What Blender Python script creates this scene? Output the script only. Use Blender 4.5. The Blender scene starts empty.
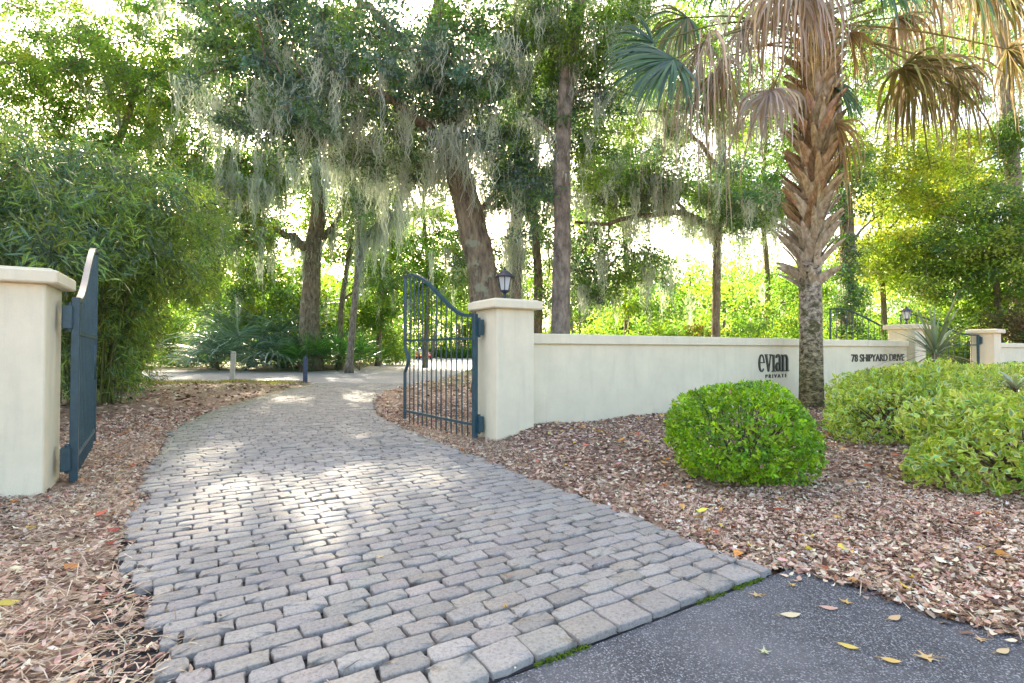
import bpy, math, numpy as np
from math import radians as R, sin, cos, pi
from mathutils import Vector

rng = np.random.default_rng(11)
C = bpy.context.scene.collection
scene = bpy.context.scene
CAM_H = 1.4
TREE_SEED = 4

# ------------------------------------------------------------------ frames
A = R(58.7)                      # the gate wall runs 58.7 degrees off the view axis
DU = np.array([sin(A), cos(A)])  # along the wall
DV = np.array([-cos(A), sin(A)]) # away from the street, up the drive

def uv(u, v, z=0.0):
    p = DU * u + DV * v
    return np.array([p[0], p[1], z])

def at(px, py, Y):
    return np.array([(px - 512) / 512 * Y, Y, CAM_H + (350 - py) / 512 * Y])

def unit(a):
    a = np.asarray(a, float)
    return a / np.maximum(np.linalg.norm(a, axis=-1, keepdims=True), 1e-9)

def sstep(a, b, x):
    t = np.clip((x - a) / (b - a), 0, 1)
    return t * t * (3 - 2 * t)

# ------------------------------------------------------------------ drive path (s along, t across)
UC, V0, VS, RAD = 1.28, 1.9, 8.4, 16.0
ARC = R(90) - A
L1 = VS - V0
L2 = RAD * ARC
L3 = 4.9
HALF = 1.77

def path(s, t):
    s = np.asarray(s, float); t = np.asarray(t, float)
    a = np.clip((s - L1) / RAD, 0, ARC)
    rest = np.maximum(s - L1 - L2, 0)
    fl = 1 + .35 * sstep(L1 + L2 * .7, L1 + L2 + L3, s)
    t = t * fl
    straight = np.minimum(s, L1)
    cu = UC + RAD * (1 - np.cos(a)) + rest * np.sin(ARC) + t * np.cos(a)
    cv = V0 + straight + RAD * np.sin(a) + rest * np.cos(ARC) - t * np.sin(a)
    return DU[0] * cu + DV[0] * cv, DU[1] * cu + DV[1] * cv

def tl(s):
    s = np.asarray(s, float)
    return -HALF + .36 * sstep(3.4, .2, s) + .04 * np.sin(s * 2.1) + .025 * np.sin(s * 5.3)

def to_uv(x, y):
    return x * DU[0] + y * DU[1], x * DV[0] + y * DV[1]

def drive_t(x, y):
    """signed distance-like coordinate across the drive (|t| < HALF is on it) and s"""
    u, v = to_uv(x, y)
    s1 = v - V0
    t1 = u - UC
    cx, cy = UC + RAD, VS
    a = np.arctan2(v - cy, cx - u)
    t2 = RAD - np.hypot(u - cx, v - cy)
    t2 = t2 * 1.0
    eu, ev = UC + RAD * (1 - cos(ARC)), VS + RAD * sin(ARC)
    du, dv = u - eu, v - ev
    s3 = du * sin(ARC) + dv * cos(ARC)
    t3 = du * cos(ARC) - dv * sin(ARC)
    s = np.where(v < VS, s1, np.where(s3 < 0, L1 + RAD * np.clip(a, 0, ARC), L1 + L2 + s3))
    t = np.where(v < VS, t1, np.where(s3 < 0, -(-t2), t3))
    fl = 1 + .35 * sstep(L1 + L2 * .7, L1 + L2 + L3, s)
    return s, t / fl

STREET = [(-60, 22.6), (-9.6, 22.6), (-8.0, 20.5), (-3.0, 20.5), (-3.0, 26), (-2.6, 32), (1, 41), (10, 46), (60, 50),
          (60, 84), (-20, 84), (-14.5, 60), (-12.4, 45), (-11.6, 38), (-13.2, 33.2), (-20, 34.5), (-60, 36)]
SP = np.array(STREET, float)

def in_poly(x, y, P):
    x = np.asarray(x); y = np.asarray(y)
    inside = np.zeros(x.shape, bool)
    n = len(P)
    for i in range(n):
        x1, y1 = P[i]; x2, y2 = P[(i + 1) % n]
        c = ((y1 > y) != (y2 > y)) & (x < (x2 - x1) * (y - y1) / (y2 - y1 + 1e-12) + x1)
        inside ^= c
    return inside

def ground_h(x, y):
    x = np.asarray(x, float); y = np.asarray(y, float)
    u, v = to_uv(x, y)
    s, t = drive_t(x, y)
    far = sstep(40, 25, y)
    off = sstep(HALF + .05, HALF + 1.3, np.abs(t))
    bed = .17 * sstep(3.2, 6.0, v) * sstep(3.35, 4.6, u) * sstep(30, 24, u)
    left = .07 * sstep(1.0, 3.0, -u) * sstep(1.5, 5, v)
    bump = .035 * off * (np.sin(x * 1.3 + 1) * np.sin(y * 1.1) + .5 * np.sin(x * 3.1 + y * 2.3)) * far
    lip = (.03 * sstep(HALF - .02, HALF + .12, np.abs(t)) * sstep(V0 - .1, V0 + .8, v) + .03 * sstep(V0 + .6, V0 - .2, v) * sstep(3.5, 4.3, u)) * sstep(30, 20, y)
    bump = bump * sstep(V0 - .5, V0 + 1.5, v + np.maximum(np.abs(t) - HALF - .4, 0))
    onst = in_poly(x, y, SP)
    h = bed + left + bump + lip
    return np.where(onst, 0, h)

# ------------------------------------------------------------------ mesh builder
class Geo:
    def __init__(self):
        self.v = []; self.c = []; self.f4 = []; self.f3 = []; self.m4 = []; self.m3 = []; self.n = 0
    def add(self, v, tint, f4=None, f3=None, mat=0):
        v = np.asarray(v, float).reshape(-1, 3)
        t = np.asarray(tint, float)
        if t.ndim == 1: t = np.tile(t, (len(v), 1))
        self.v.append(v); self.c.append(t.reshape(-1, 3))
        if f4 is not None and len(f4):
            f = np.asarray(f4, int).reshape(-1, 4) + self.n
            self.f4.append(f); self.m4.append(np.full(len(f), mat))
        if f3 is not None and len(f3):
            f = np.asarray(f3, int).reshape(-1, 3) + self.n
            self.f3.append(f); self.m3.append(np.full(len(f), mat))
        self.n += len(v)
    # -- primitives
    def box(self, lo, hi, tint=(1, 1, 1), mat=0, bev=0.0, frame=None):
        """axis box; with frame=(origin, ex, ey) it is laid in that frame"""
        x0, y0, z0 = lo; x1, y1, z1 = hi
        b = bev
        if b <= 0:
            P = np.array([(x, y, z) for z in (z0, z1) for y in (y0, y1) for x in (x0, x1)], float)
            F = [(0, 2, 3, 1), (4, 5, 7, 6), (0, 1, 5, 4), (2, 6, 7, 3), (0, 4, 6, 2), (1, 3, 7, 5)]
            F3 = None
        else:
            rings = []
            for z, i in ((z0, b), (z0 + b, 0), (z1 - b, 0), (z1, b)):
                X0, X1, Y0, Y1 = x0 + i, x1 - i, y0 + i, y1 - i
                k = b
                rings.append([(X0 + k, Y0, z), (X1 - k, Y0, z), (X1, Y0 + k, z), (X1, Y1 - k, z),
                              (X1 - k, Y1, z), (X0 + k, Y1, z), (X0, Y1 - k, z), (X0, Y0 + k, z)])
            P = np.array(rings, float).reshape(-1, 3)
            F = []
            for r in range(3):
                for j in range(8):
                    F.append((r * 8 + j, r * 8 + (j + 1) % 8, r * 8 + 8 + (j + 1) % 8, r * 8 + 8 + j))
            F += [(7, 0, 1, 2), (7, 2, 3, 6), (6, 3, 4, 5)]
            F = [tuple(q) for q in F]
            F[-3:] = [tuple(reversed(q)) for q in F[-3:]]
            F += [(31, 24, 25, 26), (31, 26, 27, 30), (30, 27, 28, 29)]
            F3 = None
        if frame is not None:
            o, ex, ey = frame
            P = o + P[:, :1] * ex + P[:, 1:2] * ey + P[:, 2:3] * np.array([0, 0, 1.0])
        self.add(P, tint, F, F3, mat)
    def tube(self, pts, rad, seg=8, tint=(1, 1, 1), mat=0, wob=0.0, cap=True, lobes=0):
        pts = np.asarray(pts, float); n = len(pts)
        rad = np.broadcast_to(np.asarray(rad, float), (n,)).copy()
        T = np.gradient(pts, axis=0); T = unit(T)
        ref = np.array([0, 0, 1.0]) if abs(T[0, 2]) < .9 else np.array([1.0, 0, 0])
        N = np.zeros((n, 3)); N[0] = unit(np.cross(np.cross(T[0], ref), T[0]))
        for i in range(1, n):
            q = N[i - 1] - T[i] * np.dot(N[i - 1], T[i]); N[i] = unit(q)
        B = np.cross(T, N)
        a = np.arange(seg) / seg * 2 * pi
        rr = rad[:, None] * np.ones((1, seg))
        if lobes: rr = rr * (1 + .10 * np.cos(a * lobes + np.linspace(0, 2, n)[:, None]))
        if wob: rr = rr * (1 + wob * rng.normal(size=(n, seg)))
        P = pts[:, None, :] + rr[..., None] * (np.cos(a)[None, :, None] * N[:, None, :] + np.sin(a)[None, :, None] * B[:, None, :])
        idx = np.arange(n * seg).reshape(n, seg)
        F = np.stack([idx[:-1], np.roll(idx, -1, 1)[:-1], np.roll(idx, -1, 1)[1:], idx[1:]], -1).reshape(-1, 4)
        V = P.reshape(-1, 3); F3 = None
        if cap:
            V = np.vstack([V, pts[:1], pts[-1:]])
            k = n * seg
            j = np.arange(seg); j2 = (j + 1) % seg
            F3 = np.vstack([np.stack([np.full(seg, k), j2, j], 1),
                            np.stack([np.full(seg, k + 1), (n - 1) * seg + j, (n - 1) * seg + j2], 1)])
        self.add(V, tint, F, F3, mat)
    def lathe(self, prof, centre, seg=20, tint=(1, 1, 1), mat=0, square=False, rot=0.0):
        prof = np.asarray(prof, float); n = len(prof)
        a = np.arange(seg) / seg * 2 * pi + rot
        P = np.stack([np.outer(prof[:, 0], np.cos(a)), np.outer(prof[:, 0], np.sin(a)), np.repeat(prof[:, 1:2], seg, 1)], -1)
        P = P.reshape(-1, 3) + np.asarray(centre)
        idx = np.arange(n * seg).reshape(n, seg)
        F = np.stack([idx[:-1], np.roll(idx, -1, 1)[:-1], np.roll(idx, -1, 1)[1:], idx[1:]], -1).reshape(-1, 4)
        self.add(P, tint, F, None, mat)
    def prism(self, poly, z0, z1, tint=(1, 1, 1), mat=0):
        pass
    def leaves(self, c, d, nrm, L, W, tint, fold=.25, mat=0, wide=.45):
        """one four-cornered folded leaf per row"""
        N = len(c)
        d = unit(d); s = unit(np.cross(d, nrm)); nn = np.cross(s, d)
        L = np.broadcast_to(np.asarray(L, float), (N,))[:, None]; W = np.broadcast_to(np.asarray(W, float), (N,))[:, None]
        p0 = c - d * L * .5
        p2 = c + d * L * .5 - nn * L * .12
        pm = c - d * L * (.5 - wide)
        p1 = pm + s * W * .5 + nn * W * fold
        p3 = pm - s * W * .5 + nn * W * fold
        V = np.stack([p0, p1, p2, p3], 1).reshape(-1, 3)
        F = np.arange(4 * N).reshape(N, 4)
        self.add(V, np.repeat(tint, 4, 0), F, None, mat)
    def ribbons(self, P, W, S, tint, mat=0):
        """P (N,K,3) centre lines, W (N,K) widths, S (N,K,3) or (N,1,3) side directions, tint (N,3) or (N,K,3)"""
        N, K, _ = P.shape
        S = np.broadcast_to(S, P.shape)
        a = P + S * W[..., None] * .5; b = P - S * W[..., None] * .5
        V = np.stack([a, b], 2)          # N,K,2,3
        base = (np.arange(N) * K * 2)[:, None] + (np.arange(K - 1) * 2)[None, :]
        F = np.stack([base, base + 1, base + 3, base + 2], -1).reshape(-1, 4)
        t = tint[:, None, :] if tint.ndim == 2 else tint
        t = np.broadcast_to(t, (N, K, 3)); t = np.repeat(t[:, :, None, :], 2, 2)
        self.add(V.reshape(-1, 3), t.reshape(-1, 3), F, None, mat)
    # -- to Blender
    def mesh(self, name, mats, origin=(0, 0, 0), smooth=False):
        V = np.vstack(self.v) - np.asarray(origin, float)
        col = np.vstack(self.c)
        q = np.vstack(self.f4) if self.f4 else np.zeros((0, 4), int)
        t = np.vstack(self.f3) if self.f3 else np.zeros((0, 3), int)
        me = bpy.data.meshes.new(name)
        me.vertices.add(len(V)); me.vertices.foreach_set('co', V.astype(np.float32).ravel())
        nl = len(q) * 4 + len(t) * 3
        me.loops.add(nl)
        me.loops.foreach_set('vertex_index', np.concatenate([q.ravel(), t.ravel()]).astype(np.int32))
        me.polygons.add(len(q) + len(t))
        st = np.concatenate([np.arange(len(q)) * 4, len(q) * 4 + np.arange(len(t)) * 3]).astype(np.int32)
        me.polygons.foreach_set('loop_start', st)
        mi = np.concatenate((self.m4 or [np.zeros(0)]) + (self.m3 or [np.zeros(0)])).astype(np.int32)
        for m in (mats if isinstance(mats, (list, tuple)) else [mats]): me.materials.append(m)
        me.polygons.foreach_set('material_index', mi)
        me.polygons.foreach_set('use_smooth', np.full(len(q) + len(t), bool(smooth)))
        at_ = me.attributes.new('tint', 'FLOAT_COLOR', 'POINT')
        at_.data.foreach_set('color', np.hstack([col, np.ones((len(col), 1))]).astype(np.float32).ravel())
        me.update(calc_edges=True); me.validate()
        return me
    def build(self, name, mats, parent=None, origin=(0, 0, 0), smooth=False):
        o = bpy.data.objects.new(name, self.mesh(name, mats, origin, smooth))
        C.objects.link(o)
        if parent is not None: o.parent = parent
        else: o.location = origin
        return o

def tag(o, label=None, cat=None, group=None, kind=None):
    if label: o['label'] = label
    if cat: o['category'] = cat
    if group: o['group'] = group
    if kind: o['kind'] = kind
    return o

def thing(name, label, cat, loc=(0, 0, 0), group=None, rz=0.0):
    o = bpy.data.objects.new(name, None); C.objects.link(o)
    o.location = tuple(loc); o.rotation_euler = (0, 0, rz); o.empty_display_size = .2
    return tag(o, label, cat, group)

def dup(root, loc, rz=0.0, scale=1.0, label=None, group=None):
    r = root.copy(); C.objects.link(r)
    r.location = tuple(loc); r.rotation_euler = (0, 0, rz); r.scale = (scale,) * 3
    if label: r['label'] = label
    if group: r['group'] = group
    for ch in list(root.children):
        c = ch.copy(); C.objects.link(c); c.parent = r
        for g in ch.children:
            d = g.copy(); C.objects.link(d); d.parent = c
    return r

# ------------------------------------------------------------------ materials
def nodes(name):
    m = bpy.data.materials.new(name); m.use_nodes = True
    nt = m.node_tree; nt.nodes.clear()
    out = nt.nodes.new('ShaderNodeOutputMaterial')
    return m, nt, out

def N(nt, typ, **kw):
    n = nt.nodes.new(typ)
    for k, v in kw.items():
        if k in n.inputs.keys(): n.inputs[k].default_value = v
        else: setattr(n, k, v)
    return n

def ramp(nt, stops, interp='LINEAR'):
    r = nt.nodes.new('ShaderNodeValToRGB'); e = r.color_ramp.elements
    r.color_ramp.interpolation = interp
    while len(e) < len(stops): e.new(.5)
    for i, (p, c) in enumerate(stops):
        e[i].position = p; e[i].color = (*c, 1) if len(c) == 3 else c
    return r

def mult(nt, a, b, mode='MULTIPLY', fac=1.0):
    x = nt.nodes.new('ShaderNodeMix'); x.data_type = 'RGBA'; x.blend_type = mode
    x.inputs[0].default_value = fac
    for i, s in ((6, a), (7, b)):
        if isinstance(s, (tuple, list)): x.inputs[i].default_value = (*s, 1)
        else: nt.links.new(s, x.inputs[i])
    return x

def leafmat(name, trans=.4, rough=.4, spec=.5, tcol=(1.25, 1.2, .55)):
    m, nt, out = nodes(name); L = nt.links.new
    a = N(nt, 'ShaderNodeAttribute'); a.attribute_name = 'tint'
    p = N(nt, 'ShaderNodeBsdfPrincipled', Roughness=rough)
    p.inputs['Specular IOR Level'].default_value = spec
    L(a.outputs['Color'], p.inputs['Base Color'])
    t = N(nt, 'ShaderNodeBsdfTranslucent')
    mm = mult(nt, a.outputs['Color'], tcol)
    L(mm.outputs[2], t.inputs['Color'])
    x = N(nt, 'ShaderNodeMixShader'); x.inputs[0].default_value = trans
    L(p.outputs[0], x.inputs[1]); L(t.outputs[0], x.inputs[2]); L(x.outputs[0], out.inputs[0])
    return m

def barkmat(name, dark, light, scale=(9, 9, 2.2), bump=.5, blot=None, blot_at=.55, lohi=(.36, .64)):
    m, nt, out = nodes(name); L = nt.links.new
    tc = N(nt, 'ShaderNodeTexCoord'); mp = N(nt, 'ShaderNodeMapping'); mp.inputs['Scale'].default_value = scale
    L(tc.outputs['Object'], mp.inputs[0])
    n1 = N(nt, 'ShaderNodeTexNoise', Scale=1.0, Detail=8.0, Roughness=.7); L(mp.outputs[0], n1.inputs['Vector'])
    v = N(nt, 'ShaderNodeTexVoronoi', Scale=1.6); L(mp.outputs[0], v.inputs['Vector'])
    r = ramp(nt, [(lohi[0], dark), (lohi[1], light)]); L(n1.outputs[0], r.inputs[0])
    a = N(nt, 'ShaderNodeAttribute'); a.attribute_name = 'tint'
    c = mult(nt, r.outputs[0], a.outputs['Color'])
    col = c.outputs[2]
    if blot:
        n2 = N(nt, 'ShaderNodeTexNoise', Scale=3.0, Detail=5.0, Roughness=.65); L(tc.outputs['Object'], n2.inputs['Vector'])
        r2 = ramp(nt, [(blot_at, (0, 0, 0)), (blot_at + .08, (1, 1, 1))]); L(n2.outputs[0], r2.inputs[0])
        x = mult(nt, col, blot, 'MIX'); L(r2.outputs[0], x.inputs[0]); col = x.outputs[2]
    p = N(nt, 'ShaderNodeBsdfPrincipled', Roughness=.85)
    L(col, p.inputs['Base Color'])
    b = N(nt, 'ShaderNodeBump', Strength=bump, Distance=.05)
    ad = N(nt, 'ShaderNodeMath', operation='ADD'); L(n1.outputs[0], ad.inputs[0]); L(v.outputs[0], ad.inputs[1])
    L(ad.outputs[0], b.inputs['Height']); L(b.outputs[0], p.inputs['Normal'])
    L(p.outputs[0], out.inputs[0])
    return m

def paint(name, col, rough=.5, noise=.06, nscale=6.0, bump=.1, bscale=90.0, metal=0.0, stain=None):
    m, nt, out = nodes(name); L = nt.links.new
    tc = N(nt, 'ShaderNodeTexCoord')
    n1 = N(nt, 'ShaderNodeTexNoise', Scale=nscale, Detail=7.0, Roughness=.65); L(tc.outputs['Object'], n1.inputs['Vector'])
    lo = tuple(c * (1 - noise * 2) for c in col); hi = tuple(min(1, c * (1 + noise)) for c in col)
    r = ramp(nt, [(.3, lo), (.65, hi)]); L(n1.outputs[0], r.inputs[0])
    colr = r.outputs[0]
    if stain:
        mp = N(nt, 'ShaderNodeMapping'); mp.inputs['Scale'].default_value = (5, 5, .7); L(tc.outputs['Object'], mp.inputs[0])
        n3 = N(nt, 'ShaderNodeTexNoise', Scale=1.2, Detail=6.0, Roughness=.6); L(mp.outputs[0], n3.inputs['Vector'])
        r3 = ramp(nt, [(.52, (0, 0, 0)), (.8, (.55, .55, .55))]); L(n3.outputs[0], r3.inputs[0])
        x = mult(nt, colr, stain, 'MIX'); L(r3.outputs[0], x.inputs[0]); colr = x.outputs[2]
    p = N(nt, 'ShaderNodeBsdfPrincipled', Roughness=rough, Metallic=metal)
    L(colr, p.inputs['Base Color'])
    n2 = N(nt, 'ShaderNodeTexNoise', Scale=bscale, Detail=3.0); L(tc.outputs['Object'], n2.inputs['Vector'])
    b = N(nt, 'ShaderNodeBump', Strength=bump, Distance=.01); L(n2.outputs[0], b.inputs['Height']); L(b.outputs[0], p.inputs['Normal'])
    L(p.outputs[0], out.inputs[0])
    return m

M = {}
M['leaf'] = leafmat('leaf', .38, .27, .6, (1.3, 1.45, .65))
M['leaf_bright'] = leafmat('leaf_bright', .52, .42, .4, (1.28, 1.42, .6))
M['bamboo_leaf'] = leafmat('bamboo_leaf', .38, .27, .6, (1.6, 1.5, .6))
M['palm_leaf'] = leafmat('palm_leaf', .25, .38, .5, (1.1, 1.2, .5))
M['dead_frond'] = leafmat('dead_frond', .3, .7, .2, (1.1, 1, .7))
M['moss'] = leafmat('spanish_moss', .5, .9, .1, (1.05, 1.05, .85))
M['shrub_leaf'] = leafmat('shrub_leaf', .26, .34, .55, (1.35, 1.3, .6))
M['litter'] = leafmat('litter_leaf', .12, .75, .2, (1.1, 1, .7))
M['grass'] = leafmat('grass_blade', .35, .6, .2)
M['oak_bark'] = barkmat('oak_bark', (.06, .048, .032), (.29, .235, .155), blot=(.26, .28, .19), blot_at=.56)
M['pine_bark'] = barkmat('pine_bark', (.09, .072, .055), (.32, .28, .225), scale=(7, 7, 3))
M['twig'] = barkmat('twig_bark', (.05, .04, .03), (.16, .13, .09), bump=.1)
M['palm_trunk'] = barkmat('palm_trunk', (.06, .042, .022), (.60, .52, .40), scale=(11, 11, 14), bump=.9, blot=(.10, .10, .03), blot_at=.55, lohi=(.38, .62))
M['boot'] = barkmat('palm_boot', (.26, .185, .105), (.62, .54, .41), scale=(14, 14, 4), bump=.3)
M['cane'] = paint('cane', (.14, .16, .05), .45, .2, 4)
M['stucco'] = paint('stucco', (.82, .755, .56), .85, .04, 2.2, .45, 110, stain=(.60, .57, .42))
M['iron'] = paint('painted_iron', (.03, .082, .105), .35, .15, 8, .08, 60)
M['lampmetal'] = paint('lamp_metal', (.016, .022, .045), .35, .15, 10, .05)
M['letter'] = paint('letter_bronze', (.03, .045, .04), .45, .25, 20, .05)
M['letterface'] = M['letter']
M['white_post'] = paint('white_post', (.62, .58, .5), .7, .15, 9, .3, 40, stain=(.3, .26, .2))
M['blue_post'] = paint('blue_post', (.035, .07, .15), .4, .15, 6, .1)
M['red_car'] = paint('car_red', (.55, .03, .05), .25, .03, 3, 0)
M['dark_glass'] = paint('car_glass', (.10, .13, .16), .08, .02, 3, 0)
M['rubber'] = paint('rubber', (.02, .02, .02), .8, .1, 8, .1)
M['chrome'] = paint('light_metal', (.6, .6, .62), .3, .05, 8, .0, metal=.6)

def m_frost():
    m, nt, out = nodes('frosted_glass'); L = nt.links.new
    p = N(nt, 'ShaderNodeBsdfPrincipled', Roughness=.35); p.inputs['Base Color'].default_value = (.8, .84, .86, 1)
    t = N(nt, 'ShaderNodeBsdfTranslucent'); t.inputs[0].default_value = (.85, .9, .92, 1)
    x = N(nt, 'ShaderNodeMixShader'); x.inputs[0].default_value = .5
    L(p.outputs[0], x.inputs[1]); L(t.outputs[0], x.inputs[2]); L(x.outputs[0], out.inputs[0])
    return m
M['frost'] = m_frost()

def m_ground():
    m, nt, out = nodes('ground_litter'); L = nt.links.new
    tc = N(nt, 'ShaderNodeTexCoord')
    v = N(nt, 'ShaderNodeTexVoronoi', Scale=17.0); L(tc.outputs['Object'], v.inputs['Vector'])
    sx = N(nt, 'ShaderNodeSeparateColor'); L(v.outputs['Color'], sx.inputs[0])
    r = ramp(nt, [(0, (.10, .06, .045)), (.25, (.27, .17, .13)), (.5, (.36, .26, .19)), (.75, (.20, .12, .09)), (1, (.46, .36, .27))])
    L(sx.outputs[0], r.inputs[0])
    n = N(nt, 'ShaderNodeTexNoise', Scale=.35, Detail=6.0, Roughness=.6); L(tc.outputs['Object'], n.inputs['Vector'])
    sep = N(nt, 'ShaderNodeSeparateXYZ'); L(tc.outputs['Object'], sep.inputs[0])
    # grass only out past the gates
    mr = N(nt, 'ShaderNodeMapRange'); mr.inputs['From Min'].default_value = 14; mr.inputs['From Max'].default_value = 24
    L(sep.outputs['Y'], mr.inputs[0])
    r2 = ramp(nt, [(.42, (0, 0, 0)), (.56, (1, 1, 1))]); L(n.outputs[0], r2.inputs[0])
    mm = N(nt, 'ShaderNodeMath', operation='MULTIPLY'); L(mr.outputs[0], mm.inputs[0]); L(r2.outputs[0], mm.inputs[1])
    n3 = N(nt, 'ShaderNodeTexNoise', Scale=30.0, Detail=4.0); L(tc.outputs['Object'], n3.inputs['Vector'])
    rg = ramp(nt, [(.3, (.06, .09, .02)), (.7, (.17, .20, .06))]); L(n3.outputs[0], rg.inputs[0])
    x = mult(nt, r.outputs[0], rg.outputs[0], 'MIX'); L(mm.outputs[0], x.inputs[0])
    p = N(nt, 'ShaderNodeBsdfPrincipled', Roughness=.9); L(x.outputs[2], p.inputs['Base Color'])
    b = N(nt, 'ShaderNodeBump', Strength=.8, Distance=.02); L(v.outputs[0], b.inputs['Height']); L(b.outputs[0], p.inputs['Normal'])
    L(p.outputs[0], out.inputs[0])
    return m
M['ground'] = m_ground()

def m_asphalt(name, base, speck, patch, sc=120.0):
    m, nt, out = nodes(name); L = nt.links.new
    tc = N(nt, 'ShaderNodeTexCoord')
    v = N(nt, 'ShaderNodeTexVoronoi', Scale=sc); L(tc.outputs['Object'], v.inputs['Vector'])
    sx = N(nt, 'ShaderNodeSeparateColor'); L(v.outputs['Color'], sx.inputs[0])
    r = ramp(nt, [(0, tuple(c * .45 for c in base)), (.45, base), (.80, tuple(c * 1.4 for c in base)), (.95, speck), (1, speck)]); L(sx.outputs[0], r.inputs[0])
    n = N(nt, 'ShaderNodeTexNoise', Scale=1.3, Detail=6.0, Roughness=.6); L(tc.outputs['Object'], n.inputs['Vector'])
    r2 = ramp(nt, [(.42, (0, 0, 0)), (.7, (.55, .55, .55))]); L(n.outputs[0], r2.inputs[0])
    x = mult(nt, r.outputs[0], patch, 'MIX'); L(r2.outputs[0], x.inputs[0])
    p = N(nt, 'ShaderNodeBsdfPrincipled', Roughness=.75); L(x.outputs[2], p.inputs['Base Color'])
    b = N(nt, 'ShaderNodeBump', Strength=.9, Distance=.008); L(v.outputs[0], b.inputs['Height']); L(b.outputs[0], p.inputs['Normal'])
    L(p.outputs[0], out.inputs[0])
    return m
M['asphalt'] = m_asphalt('asphalt', (.078, .086, .10), (.36, .38, .41), (.20, .21, .235), 170)
M['street'] = m_asphalt('street_surface', (.24, .24, .25), (.36, .36, .36), (.33, .32, .31), 60)

def m_brick():
    m, nt, out = nodes('paver_stone'); L = nt.links.new
    tc = N(nt, 'ShaderNodeTexCoord')
    a = N(nt, 'ShaderNodeAttribute'); a.attribute_name = 'tint'
    n = N(nt, 'ShaderNodeTexNoise', Scale=60.0, Detail=8.0, Roughness=.8); L(tc.outputs['Object'], n.inputs['Vector'])
    r = ramp(nt, [(.32, (.42, .42, .43)), (.48, (1, 1, 1)), (.7, (1.3, 1.3, 1.3))]); L(n.outputs[0], r.inputs[0])
    c = mult(nt, a.outputs['Color'], r.outputs[0])
    n2 = N(nt, 'ShaderNodeTexNoise', Scale=.8, Detail=8.0, Roughness=.72); L(tc.outputs['Object'], n2.inputs['Vector'])
    r2 = ramp(nt, [(.5, (0, 0, 0)), (.72, (.55, .55, .55))]); L(n2.outputs[0], r2.inputs[0])
    x = mult(nt, c.outputs[2], (.235, .225, .205), 'MIX'); L(r2.outputs[0], x.inputs[0])
    p = N(nt, 'ShaderNodeBsdfPrincipled', Roughness=.8); L(x.outputs[2], p.inputs['Base Color'])
    n3 = N(nt, 'ShaderNodeTexNoise', Scale=70.0, Detail=6.0, Roughness=.7); L(tc.outputs['Object'], n3.inputs['Vector'])
    b = N(nt, 'ShaderNodeBump', Strength=.7, Distance=.012); L(n3.outputs[0], b.inputs['Height']); L(b.outputs[0], p.inputs['Normal'])
    L(p.outputs[0], out.inputs[0])
    return m
M['brick'] = m_brick()
M['joint'] = paint('joint_sand', (.035, .032, .035), .95, .3, 20, .5, 120)

# ------------------------------------------------------------------ world, sun, camera
SUN_EL, SUN_AZ = R(29.7), R(-21.7)
w = bpy.data.worlds.new('World'); scene.world = w; w.use_nodes = True
nt = w.node_tree
bg = nt.nodes.get('Background') or nt.nodes.new('ShaderNodeBackground')
sky = nt.nodes.new('ShaderNodeTexSky'); sky.sky_type = 'NISHITA'; sky.sun_disc = False
sky.sun_elevation = SUN_EL; sky.sun_rotation = SUN_AZ % (2 * pi)
sky.air_density = .8; sky.dust_density = 5.0; sky.ozone_density = .6
nt.links.new(sky.outputs[0], bg.inputs[0]); bg.inputs[1].default_value = .15
outw = nt.nodes.get('World Output') or nt.nodes.new('ShaderNodeOutputWorld')
nt.links.new(bg.outputs[0], outw.inputs[0])

sl = bpy.data.lights.new('sun', 'SUN'); sl.energy = 3.3; sl.angle = R(.53); sl.color = (1, .95, .85)
so = bpy.data.objects.new('sun', sl); C.objects.link(so)
sd = Vector((sin(SUN_AZ) * cos(SUN_EL), cos(SUN_AZ) * cos(SUN_EL), sin(SUN_EL)))
so.rotation_euler = sd.to_track_quat('Z', 'Y').to_euler(); so.location = (0, -5, 20)

cd = bpy.data.cameras.new('camera'); cd.sensor_width = 36; cd.lens = 18; cd.clip_start = .05; cd.clip_end = 2000
co = bpy.data.objects.new('camera', cd); C.objects.link(co)
co.location = (0, 0, CAM_H); co.rotation_euler = (R(90 + .95), 0, 0)
scene.camera = co
scene.view_settings.view_transform = 'Standard'; scene.view_settings.look = 'None'
scene.view_settings.exposure = 2.65; scene.view_settings.gamma = 1
scene.view_settings.use_white_balance = True; scene.view_settings.white_balance_temperature = 7600; scene.view_settings.white_balance_tint = 10
scene.render.engine = 'CYCLES'
cy = scene.cycles
cy.max_bounces = 8; cy.diffuse_bounces = 6; cy.glossy_bounces = 2; cy.transmission_bounces = 4; cy.transparent_max_bounces = 4
cy.use_denoising = True; cy.use_adaptive_sampling = True; cy.adaptive_threshold = .015
try: cy.denoiser = 'OPENIMAGEDENOISE'
except Exception: pass
cy.caustics_reflective = False; cy.caustics_refractive = False
cy.sample_clamp_indirect = 6

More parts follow.
